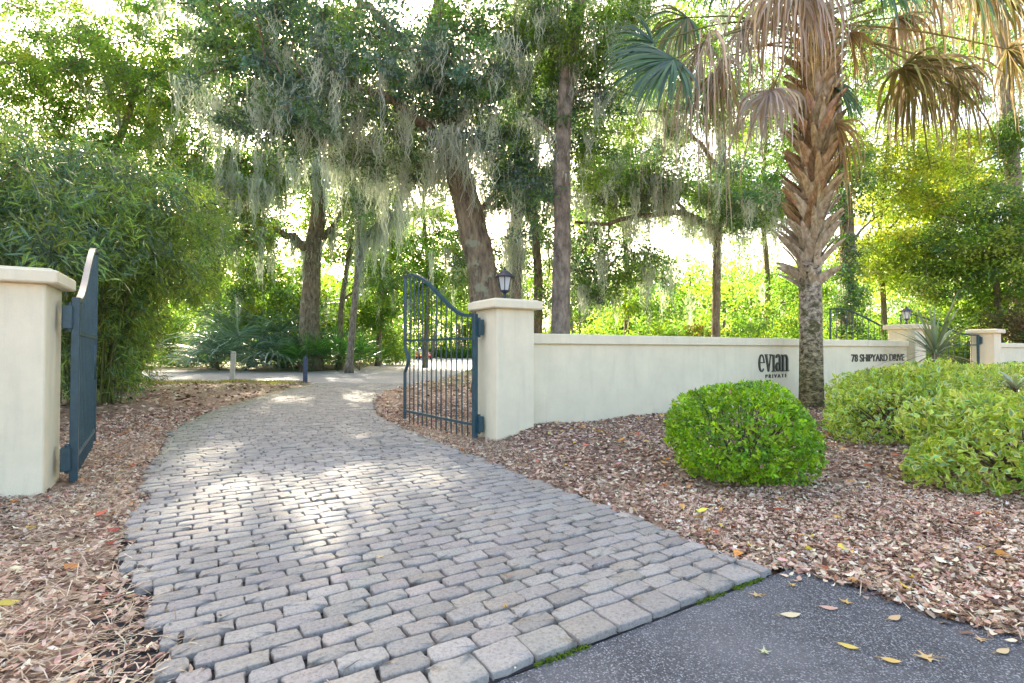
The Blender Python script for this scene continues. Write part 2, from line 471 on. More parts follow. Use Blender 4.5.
# ------------------------------------------------------------------ ground
def axis(lo, hi, fine_lo, fine_hi, step, grow=1.25):
    a = list(np.arange(fine_lo, fine_hi + 1e-6, step)); d = step
    while a[-1] < hi: d *= grow; a.append(a[-1] + d)
    d = step
    while a[0] > lo: d *= grow; a.insert(0, a[0] - d)
    return np.array(a)
xs = axis(-400, 400, -14, 20, .2); ys = axis(-300, 700, 0, 26, .2)
X, Y = np.meshgrid(xs, ys)
s_, t_ = drive_t(X, Y); u_, v_ = to_uv(X, Y)
H = ground_h(X, Y)
ondrive = (t_ < HALF + .02) & (t_ > -HALF + .25 * sstep(3.4, .2, s_) - .02) & (s_ > -.02) & (s_ < L1 + L2 + L3)
onapron = (u_ > -.4) & (u_ < 3.4) & (v_ < V0 + .1)
onst = in_poly(X, Y, SP)
H = np.where(ondrive | onapron | onst, -.06, H)
g = Geo(); P = np.stack([X, Y, H], -1).reshape(-1, 3)
idx = np.arange(X.size).reshape(X.shape)
F = np.stack([idx[:-1, :-1], idx[:-1, 1:], idx[1:, 1:], idx[1:, :-1]], -1).reshape(-1, 4)
g.add(P, (1, 1, 1), F)
tag(g.build('ground', M['ground'], smooth=True), 'brown leaf-covered ground around the drive and woods', 'ground', kind='structure')

# street: gridded inside its outline
from mathutils.geometry import tessellate_polygon
g = Geo()
tri = tessellate_polygon([[Vector((x, y, 0)) for x, y in STREET]])
g.add([(x, y, .012) for x, y in STREET], (1, 1, 1), None, [t if np.cross(SP[t[1]] - SP[t[0]], SP[t[2]] - SP[t[0]]) > 0 else t[::-1] for t in tri])
tag(g.build('street', M['street']), 'pale grey street crossing beyond the end of the drive', 'road', kind='structure')

# asphalt apron under the camera
g = Geo(); rows = []
vv = np.linspace(-9, V0 - .01, 60)
for v in vv:
    uL = -.45 - .25 * max(0, 1 - v) + .03 * sin(v * 5)
    uR = 3.30 + .16 * max(0, 1.9 - v) + .035 * sin(v * 7 + 1) + .02 * sin(v * 17)
    rows.append([uv(uL + (uR - uL) * k / 6, v, .004) for k in range(7)])
P = np.array(rows).reshape(-1, 3); idx = np.arange(len(P)).reshape(60, 7)
F = np.stack([idx[:-1, :-1], idx[:-1, 1:], idx[1:, 1:], idx[1:, :-1]], -1).reshape(-1, 4)
g.add(P, (1, 1, 1), F)
tag(g.build('asphalt_apron', M['asphalt']), 'dark speckled asphalt in front of the brick paving', 'road', kind='structure')

# brick drive
g = Geo()
S = np.linspace(0, L1 + L2 + L3, 140); T = np.linspace(-HALF, HALF, 9)
SS, TT = np.meshgrid(S, T, indexing='ij'); x, y = path(SS, TT)
P = np.stack([x, y, np.full_like(x, .002)], -1).reshape(-1, 3); idx = np.arange(len(P)).reshape(SS.shape)
F = np.stack([idx[:-1, :-1], idx[:-1, 1:], idx[1:, 1:], idx[1:, :-1]], -1).reshape(-1, 4)[:, ::-1]
g.add(P, (1, 1, 1), F, mat=1)
BL, BW = .2262, .1262
rects = []
nrow = int((L1 + L2 + L3 - .2) / BW)
for r in range(nrow):
    s0 = .2 + r * BW
    off = (.5 if r % 2 else 0) * BL + rng.normal() * .012
    t0 = -HALF - off + rng.normal() * .02
    while t0 < HALF - .04:
        a, b = max(t0, float(tl(s0)) + rng.uniform(-.05, .05)), min(t0 + BL, HALF + rng.uniform(-.05, .03))
        if b - a > .06: rects.append((s0, s0 + BW, a, b))
        t0 += BL * rng.uniform(.97, 1.03)
t0 = -HALF + .36
while t0 < HALF - .05:           # the wider edge course against the asphalt
    b = min(t0 + BL * rng.uniform(.95, 1.1), HALF); rects.append((.0, .2, t0, b)); t0 = b
rects = np.array(rects); NB = len(rects)
gap = .0058
cs = (rects[:, 0] + rects[:, 1]) / 2 + rng.normal(size=NB) * .003; ct = (rects[:, 2] + rects[:, 3]) / 2
hs = (rects[:, 1] - rects[:, 0]) / 2 - gap * rng.uniform(.75, 1.2, NB); ht = (rects[:, 3] - rects[:, 2]) / 2 - gap * rng.uniform(.7, 1.3, NB)
K = 16
ring = []
for (sx, sy) in ((1, 1), (-1, 1), (-1, -1), (1, -1)):
    for k in range(2):
        ring.append((sx, sy, k))
out = np.zeros((NB, K, 2))
cr = .009                      # corner radius
sq = [(-1, -1, 0), (-1, -1, 1), (-.4, -1, 2), (.35, -1, 2), (1, -1, 1), (1, -1, 0), (1, -.35, 3), (1, .35, 3), (1, 1, 0), (1, 1, 1), (.35, 1, 2), (-.4, 1, 2), (-1, 1, 1), (-1, 1, 0), (-1, .35, 3), (-1, -.35, 3)]
for i, (a, b, k) in enumerate(sq):
    tt = a * ht; ss = b * hs
    if k == 0: ss = ss - np.sign(b) * cr * rng.uniform(.5, 1.2, NB); tt = tt - np.sign(a) * .004
    if k == 1: tt = tt - np.sign(a) * cr * rng.uniform(.5, 1.2, NB); ss = ss - np.sign(b) * .004
    out[:, i, 0] = ss; out[:, i, 1] = tt
out += rng.normal(size=out.shape) * .0042
rot = rng.normal(size=NB) * .012
o2 = out.copy(); o2[..., 0] = out[..., 0] + rot[:, None] * out[..., 1]; o2[..., 1] = out[..., 1] - rot[:, None] * out[..., 0]
hz = .038 + rng.normal(size=NB) * .0026; tilt = rng.normal(size=(NB, 2)) * .016
def ringpts(k, z):
    s = cs[:, None] + o2[..., 0] * k[0]; t = ct[:, None] + o2[..., 1] * k[1]
    x, y = path(s, t)
    zz = z + tilt[:, :1] * o2[..., 0] + tilt[:, 1:] * o2[..., 1]
    return np.stack([x, y, np.broadcast_to(zz, x.shape)], -1)
one = np.ones(NB)
k1 = (1, 1); kin = (.86, .93); kmid = (.45, .5)
R0 = ringpts(k1, np.full((NB, 1), -.004)); R1 = ringpts(k1, hz[:, None] - .006)
R2 = ringpts((.965, .982), hz[:, None] - .0025 + rng.normal(size=(NB, K)) * .0008); R3 = ringpts((.8, .88), hz[:, None] + .0005 + rng.normal(size=(NB, K)) * .0018)
xc, yc = path(cs, ct); Cn = np.stack([xc, yc, hz + .0015], -1)[:, None, :]
V = np.concatenate([R0, R1, R2, R3, Cn], 1)
nv = 4 * K + 1
j = np.arange(K); j2 = (j + 1) % K
f4 = np.vstack([np.stack([r * K + j, r * K + j2, (r + 1) * K + j2, (r + 1) * K + j], 1) for r in range(3)])
f3 = np.stack([3 * K + j, 3 * K + j2, np.full(K, 4 * K)], 1)
F4 = (f4[None] + (np.arange(NB) * nv)[:, None, None]).reshape(-1, 4)
F3 = (f3[None] + (np.arange(NB) * nv)[:, None, None]).reshape(-1, 3)
base = np.array([.312, .297, .276]); tn = base * (1 + rng.normal(size=(NB, 1)) * .085) * (1 + rng.normal(size=(NB, 3)) * .012)
warm = rng.random(NB) < .10; tn[warm] *= np.array([1.04, 1.0, .94])
mossy = sstep(-1.0, -1.8, ct) * sstep(4, 9, cs) * rng.uniform(.3, 1, NB)
tn = tn * (1 - mossy[:, None]) + np.array([.20, .23, .14]) * mossy[:, None]
g.add(V.reshape(-1, 3), np.repeat(tn, nv, 0), F4, F3, mat=0)
# orientation: path frame is mirrored (s forward, t right) so make normals point up
dr = g.build('brick_driveway', [M['brick'], M['joint']], smooth=True)
tag(dr, 'grey paver drive of small rounded bricks curving through the open gate', 'driveway', kind='structure')

# ------------------------------------------------------------------ gate walls, pillars
FR = (np.array([0, 0, 0.0]), np.array([DU[0], DU[1], 0]), np.array([DV[0], DV[1], 0]))
RZ = math.atan2(DU[1], DU[0])

def pillar(u0, label, top=2.14, w=.66):
    c = uv(u0 + w / 2, 6.5 + w / 2)
    t = thing('gate_pillar', label, 'pillar', c, 'stucco gate pillars', RZ)
    g = Geo(); h = w / 2
    g.box((-h, -h, -.1), (h, h, top - .125), bev=.012); g.build('shaft', M['stucco'], t)
    g = Geo(); k = h + .10
    g.box((-k, -k, top - .125), (k, k, top), bev=.014)
    g.box((-k + .05, -k + .05, top), (k - .05, k - .05, top + .018), bev=.008)
    g.build('cap', M['stucco'], t)
    return t
pillar(-1.93, 'tall cream pillar cut by the left edge of the photo', 2.16)
pillar(3.69, 'cream pillar with a lamp on top at the end of the lettered wall')
pillar(17.42, 'cream pillar with a small lamp behind the spiky yucca', 2.13, .68)
pillar(23.6, 'plain cream pillar without a lamp at the far right gate', 2.12)

def wall(u0, u1, label, top=1.66):
    c = uv((u0 + u1) / 2, 6.85); L = (u1 - u0) / 2
    t = thing('garden_wall', label, 'wall', c, 'low stucco entrance walls', RZ)
    g = Geo(); g.box((-L, -.15, -.2), (L, .15, top - .165)); g.build('wall_face', M['stucco'], t)
    g = Geo(); g.box((-L, -.205, top - .165), (L, .205, top), bev=.012); g.build('coping', M['stucco'], t)
    return t
wall(4.352, 17.418, 'long low cream wall carrying the dark lettering')
wall(24.262, 34, 'low cream wall right of the far gate pillar')
wall(-9, -1.932, 'low cream wall beyond the left gate pillar')

# ------------------------------------------------------------------ iron gates
def gate(u0, v0, swing, label, hinge_side=1, notch=True, mirror=False):
    """origin at the hinge post; local +x runs to the free end"""
    d = DV * cos(swing) + DU * sin(swing)
    t = thing('iron_gate', label, 'gate', uv(u0, v0), 'open dark iron gates', math.atan2(d[1], d[0]))
    Lg = 2.32
    zb = .12; zh = 1.93; zf = 2.78
    def top(x):
        k = np.clip((x - .15) / (Lg - .35), 0, 1)
        return zh + (zf - zh) * (k * k * (3 - 2 * k)) ** .95
    g = Geo(); g.box((-.035, -.035, .03), (.035, .035, zh + .02), bev=.005); g.build('hinge_post', M['iron'], t)
    g = Geo()
    if notch:
        z = np.concatenate([np.linspace(zb, .98, 4), np.linspace(1.02, 1.42, 17), np.linspace(1.46, zf, 6)])
        xx = Lg - .12 * np.sin(np.clip((z - 1.0) / .44, 0, 1) * pi) ** .8
        g.tube(np.stack([xx, 0 * z, z], 1), .03, 6)
    else:
        g.box((Lg - .03, -.03, zb), (Lg + .03, .03, zf), bev=.005)
    g.build('free_end_post', M['iron'], t)
    g = Geo(); x = np.linspace(.03, Lg + .03, 40); z = top(x)
    dx = np.gradient(x); dz = np.gradient(z); nn = np.stack([-dz, dx], 1); nn /= np.linalg.norm(nn, axis=1)[:, None]
    hw, ht_ = .030, .024
    V = []
    for a, b in ((-hw, -1), (hw, -1), (hw, 1), (-hw, 1)):
        V.append(np.stack([x + nn[:, 0] * ht_ * b, np.full_like(x, a), z + nn[:, 1] * ht_ * b], 1))
    V = np.stack(V, 1); idx = np.arange(160).reshape(40, 4)
    F = np.stack([idx[:-1], np.roll(idx, -1, 1)[:-1], np.roll(idx, -1, 1)[1:], idx[1:]], -1).reshape(-1, 4)
    F = np.vstack([F, [[3, 2, 1, 0]], [[156, 157, 158, 159]]])
    g.add(V.reshape(-1, 3), (1, 1, 1), F); g.build('top_rail', M['iron'], t)
    g = Geo(); g.box((.036, -.018, 1.56), (Lg - .03, .018, 1.595)); g.build('middle_rail', M['iron'], t)
    g = Geo(); g.box((.036, -.02, .25), (Lg - .03, .02, .29)); g.build('bottom_rail', M['iron'], t)
    nb = 13
    for i in range(nb):
        bx = .036 + (Lg - .07) * (i + 1) / (nb + 1)
        g = Geo()
        g.tube([(bx, 0, .03), (bx, 0, .09), (bx, 0, top(bx) - .02)], [.003, .0115, .0115], 6)
        g.build('bar', M['iron'], t)
    for z in (.16, 1.62):
        g = Geo(); s = hinge_side
        g.box((-.10, s * .02 if s > 0 else -.10, z), (.05, .10 if s > 0 else -.02, z + .24), bev=.006)
        g.tube([(-.04, s * .05, z - .03), (-.04, s * .05, z + .27)], .022, 8)
        g.build('hinge', M['iron'], t)
    return t
gate(-1.12, 6.95, R(-4), 'open iron gate seen edge-on beside the leftmost pillar', 1)
gate(3.55, 6.92, R(-7), 'open iron gate leaf with curved top beside the lamp pillar', -1)
gate(18.24, 6.9, R(0), 'iron gate leaf standing above the wall just left of the small-lamp pillar', 1)
gate(23.46, 6.9, R(0), 'iron gate leaf behind the yucca hinged on the plain pillar', -1)

# ------------------------------------------------------------------ pillar lamps
def lamp(u, v, z, label, sc=1.0):
    t = thing('pillar_lamp', label, 'lamp', uv(u, v, z), 'lamps on gate pillars', RZ)
    g = Geo(); g.lathe(np.array([(0, 0), (.085, 0), (.085, .02), (.045, .035), (.03, .06), (.045, .08), (.03, .10), (.028, .125), (.065, .15), (.085, .165), (.085, .18), (0, .18)]) * sc, (0, 0, 0), 16)
    g.build('stem', M['lampmetal'], t, smooth=True)
    g = Geo(); g.lathe(np.array([(.072, .181), (.118, .40)]) * sc, (0, 0, 0), 6); g.build('glass', M['frost'], t)
    g = Geo()
    for k in range(6):
        a = k / 6 * 2 * pi
        g.tube([(.076 * sc * cos(a), .076 * sc * sin(a), .178 * sc), (.123 * sc * cos(a), .123 * sc * sin(a), .405 * sc)], .008 * sc, 5)
    g.build('cage', M['lampmetal'], t)
    g = Geo(); g.lathe(np.array([(0, .398), (.172, .398), (.175, .412), (.12, .455), (.06, .505), (.032, .525), (.03, .54), (.014, .55), (.018, .565), (0, .575)]) * sc, (0, 0, 0), 12)
    g.build('roof', M['lampmetal'], t)
    return t
lamp(4.02, 6.83, 2.158, 'dark lantern with frosted glass on the near lamp pillar', .92)
lamp(17.76, 6.84, 2.148, 'small distant lantern on the pillar behind the yucca', .95)

# ------------------------------------------------------------------ lettering on the wall
def stroke(g, pts, wd, depth, o, lift):
    """flat bar letter stroke in the wall frame; pts (n,2) in metres, wd widths"""
    pts = np.asarray(pts, float); n = len(pts); wd = np.broadcast_to(wd, (n,))
    T = np.gradient(pts, axis=0); T /= np.linalg.norm(T, axis=1)[:, None]; Nn = np.stack([-T[:, 1], T[:, 0]], 1)
    a = pts + Nn * wd[:, None] / 2; b = pts - Nn * wd[:, None] / 2
    def p3(q, dpt): return np.stack([q[:, 0], np.full(n, -dpt), q[:, 1]], 1)
    V = np.stack([p3(a, 0), p3(b, 0), p3(b, depth + lift), p3(a, depth + lift)], 1).reshape(-1, 3) + o
    idx = np.arange(4 * n).reshape(n, 4)
    F = np.stack([idx[:-1], np.roll(idx, -1, 1)[:-1], np.roll(idx, -1, 1)[1:], idx[1:]], -1).reshape(-1, 4)
    F = np.vstack([F, [[3, 2, 1, 0]], [[4 * n - 4, 4 * n - 3, 4 * n - 2, 4 * n - 1]]])
    g.add(V, (1, 1, 1), F)

def arc(cx, cz, rx, rz, a0, a1, n=22):
    a = np.radians(np.linspace(a0, a1, n)); return np.stack([cx + rx * np.cos(a), cz + rz * np.sin(a)], 1), a

def big_word(g):
    hgt = .385; x = 0.0; lift = [0]
    def st(p, w_):
        lift[0] += .0012
        stroke(g, np.asarray(p) * hgt + np.array([x, 0]), np.asarray(w_) * hgt, .018, np.array([0, 0, 0]), lift[0])
    # e
    p, a = arc(.30, .5, .225, .465, 4, 318); st(p, .07 + .085 * np.maximum(0, -np.cos(a)) ** 1.2); st([(.12, .535), (.585, .535)], .055)
    x += .62 * hgt
    # v
    st([(.10, .97), (.32, .02)], [.15, .12]); st([(.33, .02), (.53, .97)], [.06, .055]); st([(-.02, .975), (.24, .975)], .05); st([(.42, .975), (.66, .975)], .05)
    x += .62 * hgt
    # i (drawn without a dot on the wall)
    st([(.19, .03), (.19, .97)], .14); st([(.03, .95), (.19, .95)], .06); st([(.03, .025), (.36, .025)], .05)
    x += .36 * hgt
    # a
    p, a = arc(.26, .74, .185, .22, 165, -5, 14); st(p, np.linspace(.09, .12, 14)); st([(.43, .74), (.43, .10)], .13); st([(.43, .06), (.56, .035)], .06)
    p, a = arc(.27, .27, .185, .235, 75, 330, 18); st(p, .06 + .075 * np.maximum(0, -np.cos(a)))
    x += .58 * hgt
    # n
    st([(.17, .03), (.17, .95)], .135); st([(.02, .95), (.17, .95)], .06)
    p, a = arc(.37, .66, .21, .29, 170, 0, 14); st(p, np.linspace(.05, .12, 14)); st([(.565, .68), (.565, .03)], .13)
    st([(.03, .025), (.32, .025)], .05); st([(.43, .025), (.71, .025)], .05)
t = thing('house_sign', 'large dark serif lettering with a small word below, left of the palm', 'sign', uv(10.30, 6.70, .92), None, RZ)
g = Geo(); big_word(g); g.build('lettering', M['letter'], t)

def text_mesh(name, s, size, width, parent, loc, depth=.008, bold=.0):
    cu = bpy.data.curves.new(name, 'FONT'); cu.body = s; cu.size = size; cu.extrude = depth; cu.offset = bold
    cu.space_character = 1.0
    o = bpy.data.objects.new(name, cu); C.objects.link(o)
    bpy.context.view_layer.update()
    dg = bpy.context.evaluated_depsgraph_get()
    me = bpy.data.meshes.new_from_object(o.evaluated_get(dg)); bpy.data.objects.remove(o)
    n = len(me.vertices); co_ = np.zeros(n * 3, np.float32); me.vertices.foreach_get('co', co_); V = co_.reshape(-1, 3)
    ww = V[:, 0].max() - V[:, 0].min()
    Vx = (V[:, 0] - V[:, 0].min()) * width / ww
    out_ = np.stack([Vx, -V[:, 2] - depth, V[:, 1]], 1).astype(np.float32)
    me.vertices.foreach_set('co', out_.ravel()); me.update()
    me.materials.clear(); me.materials.append(M['letter'])
    ob = bpy.data.objects.new(name, me); C.objects.link(ob); ob.parent = parent; ob.location = loc
    return ob
text_mesh('small_lettering', 'P R I V A T E', .115, .80, t, (.26, 0, -.135))
t2 = thing('address_sign', 'row of dark capital letters giving the street address, right of the palm', 'sign', uv(14.25, 6.70, 1.10), None, RZ)
text_mesh('lettering', '78 SHIPYARD DRIVE', .27, 2.95, t2, (0, 0, 0), bold=.004)

# ------------------------------------------------------------------ plants: shared helpers
def palette(n, cols, var=.18, hue=.05):
    cols = np.asarray(cols, float)
    c = cols[rng.integers(0, len(cols), n)]
    return np.clip(c * (1 + rng.normal(size=(n, 1)) * var) * (1 + rng.normal(size=(n, 3)) * hue), .004, .95)

def clump_leaves(g, cen, rad, per, L, W, cols, flat=.6, var=.25, shell=.0, fold=.2, up=.8):
    n = len(cen); Ntot = n * per
    rad = np.broadcast_to(rad, (n,))
    o = rng.normal(size=(Ntot, 3)) * .5
    o *= np.array([1, 1, flat])
    c = np.repeat(cen, per, 0) + o * np.repeat(rad, per)[:, None]
    d = unit(unit(o) * .8 + rng.normal(size=(Ntot, 3)) * .7 + np.array([0, 0, -.15]))
    nr = unit(rng.normal(size=(Ntot, 3)) + np.array([0, 0, up]))
    base = palette(n, cols, .15, .05)
    tint = np.clip(np.repeat(base, per, 0) * (1 + rng.normal(size=(Ntot, 1)) * var * .6), .004, .9)
    s = rng.uniform(.65, 1.25, Ntot)
    g.leaves(c, d, nr, L * s, W * s, tint, fold)

def moss_strands(g, pts, Lr, per=14, spread=.16, wd=.018, K=11, cols=((.54, .62, .53), (.62, .69, .61), (.45, .53, .44), (.60, .66, .62))):
    pts = np.asarray(pts); n = len(pts)
    Lr = np.broadcast_to(Lr, (n,)) if np.ndim(Lr) == 1 else np.full(n, 1.0) * Lr
    Ntot = n * per
    st = np.repeat(pts, per, 0) + rng.normal(size=(Ntot, 3)) * np.array([spread, spread, .05])
    L = np.repeat(Lr, per) * rng.uniform(.25, 1.0, Ntot) ** 1.2
    k = np.linspace(0, 1, K)
    P = st[:, None, :] + np.zeros((Ntot, K, 3))
    P[..., 2] -= L[:, None] * k
    ph = rng.uniform(0, 6, (Ntot, 1)); am = rng.uniform(.01, .07, (Ntot, 1)) * np.repeat(np.clip(Lr, .6, 2), per)[:, None]
    drift = -(st[:, :2] - np.repeat(pts, per, 0)[:, :2]) * .75 + rng.normal(size=(Ntot, 2)) * .03
    fq = rng.uniform(7, 16, (Ntot, 1))
    P[..., 0] += am * np.sin(k * fq + ph) * (.4 + k) + drift[:, :1] * k
    P[..., 1] += am * np.cos(k * 6 + ph) + drift[:, 1:] * k
    W = wd * rng.uniform(.6, 1.6, (Ntot, 1)) * (1 - .8 * k) * (1 + .5 * np.sin(k * 11 + ph))
    a = rng.uniform(0, 2 * pi, Ntot); S = np.stack([np.cos(a), np.sin(a), 0 * a], 1)[:, None, :]
    g.ribbons(P, np.abs(W), S, palette(Ntot, cols, .15, .03))

def smooth_pts(pts, n=14):
    pts = np.asarray(pts, float)
    if len(pts) < 3:
        k = np.linspace(0, 1, n)[:, None]; return pts[0] * (1 - k) + pts[-1] * k
    q = [pts[0]]
    P = np.vstack([2 * pts[0] - pts[1], pts, 2 * pts[-1] - pts[-2]])
    m = max(3, n // (len(pts) - 1))
    for i in range(1, len(P) - 2):
        for t in np.linspace(0, 1, m + 1)[1:]:
            a, b, c, d = P[i - 1], P[i], P[i + 1], P[i + 2]
            q.append(.5 * ((2 * b) + (c - a) * t + (2 * a - 5 * b + 4 * c - d) * t * t + (3 * b - a - 3 * c + d) * t ** 3))
    return np.array(q)

DENS = 1.75
SUN_DIR = np.array([sin(SUN_AZ) * cos(SUN_EL), cos(SUN_AZ) * cos(SUN_EL), sin(SUN_EL)])
# gaps in the crowns where the sun reaches the ground: x, y, radius
GAPS = np.array([(-1.72, 5.15, .34), (-3.05, 4.8, .25), (-4.5, 14.0, .7), (-2.2, 2.9, .25), (-3.7, 6.1, .2), (-5.2, 10.4, .25), (3.2, 2.9, .15)])
def open_gaps(p):
    keep = np.ones(len(p), bool)
    for x, y, r in GAPS:
        d = p - np.array([x, y, 0]); k = d @ SUN_DIR
        keep &= (np.linalg.norm(d - k[:, None] * SUN_DIR, axis=1) > r + .16) | (k < 0)
    return p[keep]
def blob_points(blobs):
    out_ = []
    for (c, r, n) in blobs:
        p = rng.normal(size=(n * 3, 3)); p = unit(p) * (rng.random((n * 3, 1)) ** .45)
        out_.append(np.asarray(c) + p[:n] * np.asarray(r))
    return open_gaps(np.vstack(out_))

def pb(px, py, Yd, rx, ry, rY, n):
    """crown mass seen round pixel (px,py) at depth Yd, sized in pixels there"""
    return (at(px, py, Yd), (rx * 1.12 / 512 * Yd, rY * 1.1, ry * 1.12 / 512 * Yd), int(n * DENS))

def tree(name, label, group, trunk, limbs, blobs, leaf, cols, bark='oak_bark', leafm='leaf', moss=0, moss_len=(.5, 1.8), moss_pts=None, cat='tree',
         twig_r=.018, seg=12, base_flare=1.5, origin=None, moss_wd=.021, moss_per=26, flat=.6):
    """trunk: (points, r0, r1); limbs: list of the same; leaf: (per clump, clump radius, length, width)"""
    tp, r0, r1 = trunk
    tp = smooth_pts(tp, 26)
    base = np.array([tp[0][0], tp[0][1], 0]) if origin is None else origin
    t = thing(name, label, cat, base, group)
    gT = Geo(); k = np.linspace(0, 1, len(tp))
    rad = r0 + (r1 - r0) * k
    zrel = tp[:, 2] - tp[0, 2]
    rad = rad * (1 + (base_flare - 1) * np.exp(-zrel / (r0 * 1.6)))
    gT.tube(tp, rad, seg, wob=.04, lobes=3 if r0 > .25 else 0)
    skel = [tp[len(tp) // 2:]]
    for lp, a, b in limbs:
        q = smooth_pts(lp, 18)
        q[1:-1] += rng.normal(size=q[1:-1].shape) * a * .25
        gT.tube(q, np.linspace(a, b, len(q)), 8, wob=.05)
        skel.append(q)
    sk = np.vstack(skel)
    gC = Geo()
    cl = blob_points(blobs) if len(blobs) else np.zeros((0, 3))
    # twigs: nearest clump first, each new twig becomes something to grow from
    if len(cl):
        pool = sk.copy()
        dist = np.min(np.linalg.norm(cl[:, None] - pool[None], axis=2), axis=1)
        for i in np.argsort(dist):
            dd = np.linalg.norm(pool - cl[i], axis=1); jn = np.argmin(dd); p = pool[jn]
            if dd[jn] < .05: continue
            mid = (p + cl[i]) / 2 + rng.normal(size=3) * dd[jn] * .10 + np.array([0, 0, dd[jn] * .08])
            q = smooth_pts([p, mid, cl[i]], 6)
            r = twig_r * (1 + .5 * min(dd[jn], 4))
            gT.tube(q, np.linspace(r, r * .4, len(q)), 4, cap=False)
            pool = np.vstack([pool, q[1:]])
        per, cr_, L, W = leaf
        clump_leaves(gC, cl, cr_ * rng.uniform(.6, 1.3, len(cl)), per, L, W, cols, flat)
        gC.build('crown', M[leafm], t, base)
    gT.build('trunk', M[bark], t, base, smooth=True)
    if moss or moss_pts is not None:
        gM = Geo()
        if moss:
            moss = int(moss * 1.5)
            src = np.vstack([cl, sk, sk]) if len(cl) else sk
            p = src[rng.integers(0, len(src), moss)] + np.array([0, 0, -.05])
            p = open_gaps(p[p[:, 2] > 3.2])
            Ls = rng.uniform(moss_len[0], moss_len[1], len(p)); Ls = np.minimum(Ls, p[:, 2] - 2.2)
            moss_strands(gM, p, Ls, per=moss_per, wd=moss_wd, spread=.14)
        if moss_pts is not None:
            for (px, py, Yd, rx, rY, n, l0, l1) in moss_pts:
                c = at(px, py, Yd)
                p = open_gaps(c + np.stack([rng.uniform(-rx, rx, n) / 512 * Yd, rng.uniform(-rY, rY, n), rng.uniform(-.5, .5, n)], 1)); n = len(p)
                if n == 0: continue
                moss_strands(gM, p, rng.uniform(l0, l1, n), per=moss_per + 4, wd=moss_wd, spread=.16)
        if gM.n: gM.build('hanging_moss', M['moss'], t, base)
    return t

G_DEEP = [(.11, .21, .12), (.13, .24, .09), (.11, .21, .18), (.18, .30, .08)]
G_MID = [(.12, .23, .055), (.155, .27, .05), (.105, .21, .085), (.20, .31, .06)]
G_LIGHT = [(.18, .31, .06), (.24, .36, .06), (.14, .28, .075), (.30, .39, .07)]
G_GOLD = [(.40, .44, .085), (.48, .47, .10), (.31, .40, .085), (.24, .33, .08)]

rng = np.random.default_rng(TREE_SEED)
# big leaning oak behind the lamp pillar: its crown shades the drive
P_ = at
tree('live_oak', 'thick leaning oak trunk with moss rising behind the lamp pillar', 'moss-hung oaks',
     ([at(492, 398, 15.0) * (1, 1, 0), at(484, 290, 15), at(470, 220, 15), at(456, 165, 14.8), at(446, 105, 14.4), at(430, 50, 14)], .50, .26),
     [([at(458, 170, 14.8), at(420, 120, 13.5), at(370, 90, 12.5), at(310, 75, 12)], .17, .05),
      ([at(452, 130, 14.6), at(490, 70, 14.5), at(520, 20, 14.5)], .15, .06),
      ([at(446, 105, 14.4), at(400, 40, 14.5), at(350, -10, 15), at(280, -40, 15)], .16, .05),
      ([at(430, 50, 14), at(440, -40, 13), at(450, -120, 12)], .18, .06),
      ([at(470, 220, 15), at(520, 170, 15), at(545, 190, 14.6)], .10, .03),
      ([at(440, 80, 14.3), at(380, 60, 17), at(330, 20, 19)], .12, .04)],
     [pb(410, 65, 13, 95, 55, 2.2, 44), pb(330, 95, 12.5, 65, 50, 2, 28), pb(440, 110, 14, 55, 55, 1.6, 26), pb(520, 185, 14.5, 32, 50, 1.2, 22),
      pb(480, 30, 14, 80, 45, 2.5, 36), pb(275, 45, 13, 70, 50, 2.2, 36), pb(350, -30, 14, 150, 50, 3.5, 40), pb(480, -70, 12.5, 130, 50, 3, 30),
      pb(330, 40, 18, 80, 60, 2.5, 50), pb(385, 160, 14.5, 45, 25, 1.2, 14), pb(260, 90, 13.5, 60, 50, 2, 34), pb(240, 20, 14, 70, 40, 2.5, 34), pb(300, 130, 13, 50, 25, 1.5, 18), pb(500, 110, 14.2, 50, 50, 1.5, 24), pb(570, 100, 15, 50, 60, 1.5, 22)],
     (112, .42, .125, .06), G_DEEP + [(.10, .165, .155)], moss=150, moss_len=(.4, 1.6),
     moss_pts=[(420, 150, 14.5, 60, 1.2, 44, .7, 2.6), (385, 150, 15.5, 50, 1.0, 40, .8, 2.9), (320, 115, 13, 60, 1.0, 40, .5, 1.7), (250, 100, 14, 45, 1.0, 30, .5, 1.8), (540, 175, 15, 40, 1.0, 20, .5, 1.6), (460, 60, 13.2, 70, .8, 24, .4, 1.2), (340, 50, 12.6, 80, .8, 24, .4, 1.1), (450, 120, 13.6, 50, .6, 24, .8, 2.0), (490, 180, 15.2, 30, .6, 14, .8, 2.2)])

# moss-coated slim trunk just right of it
tree('mossy_tree', 'slim grey-green trunk just behind the near pillar lamp', 'trees beyond the entrance wall',
     ([at(515, 395, 16.5) * (1, 1, 0), at(515, 300, 16.5), at(516, 230, 16.5), at(520, 150, 16.3), at(530, 60, 16)], .24, .12),
     [([at(517, 200, 16.4), at(500, 150, 16), at(480, 120, 16)], .07, .03), ([at(522, 140, 16.3), at(548, 100, 16.5), at(560, 50, 16.5)], .07, .03)],
     [pb(520, 120, 16.5, 45, 60, 1.4, 26), pb(535, 30, 16, 50, 50, 1.6, 26)], (130, .5, .12, .055), G_MID, bark='oak_bark', moss=46, moss_len=(.6, 2.2),
     moss_pts=[(514, 235, 16.3, 8, .3, 14, 1.2, 3.0)])

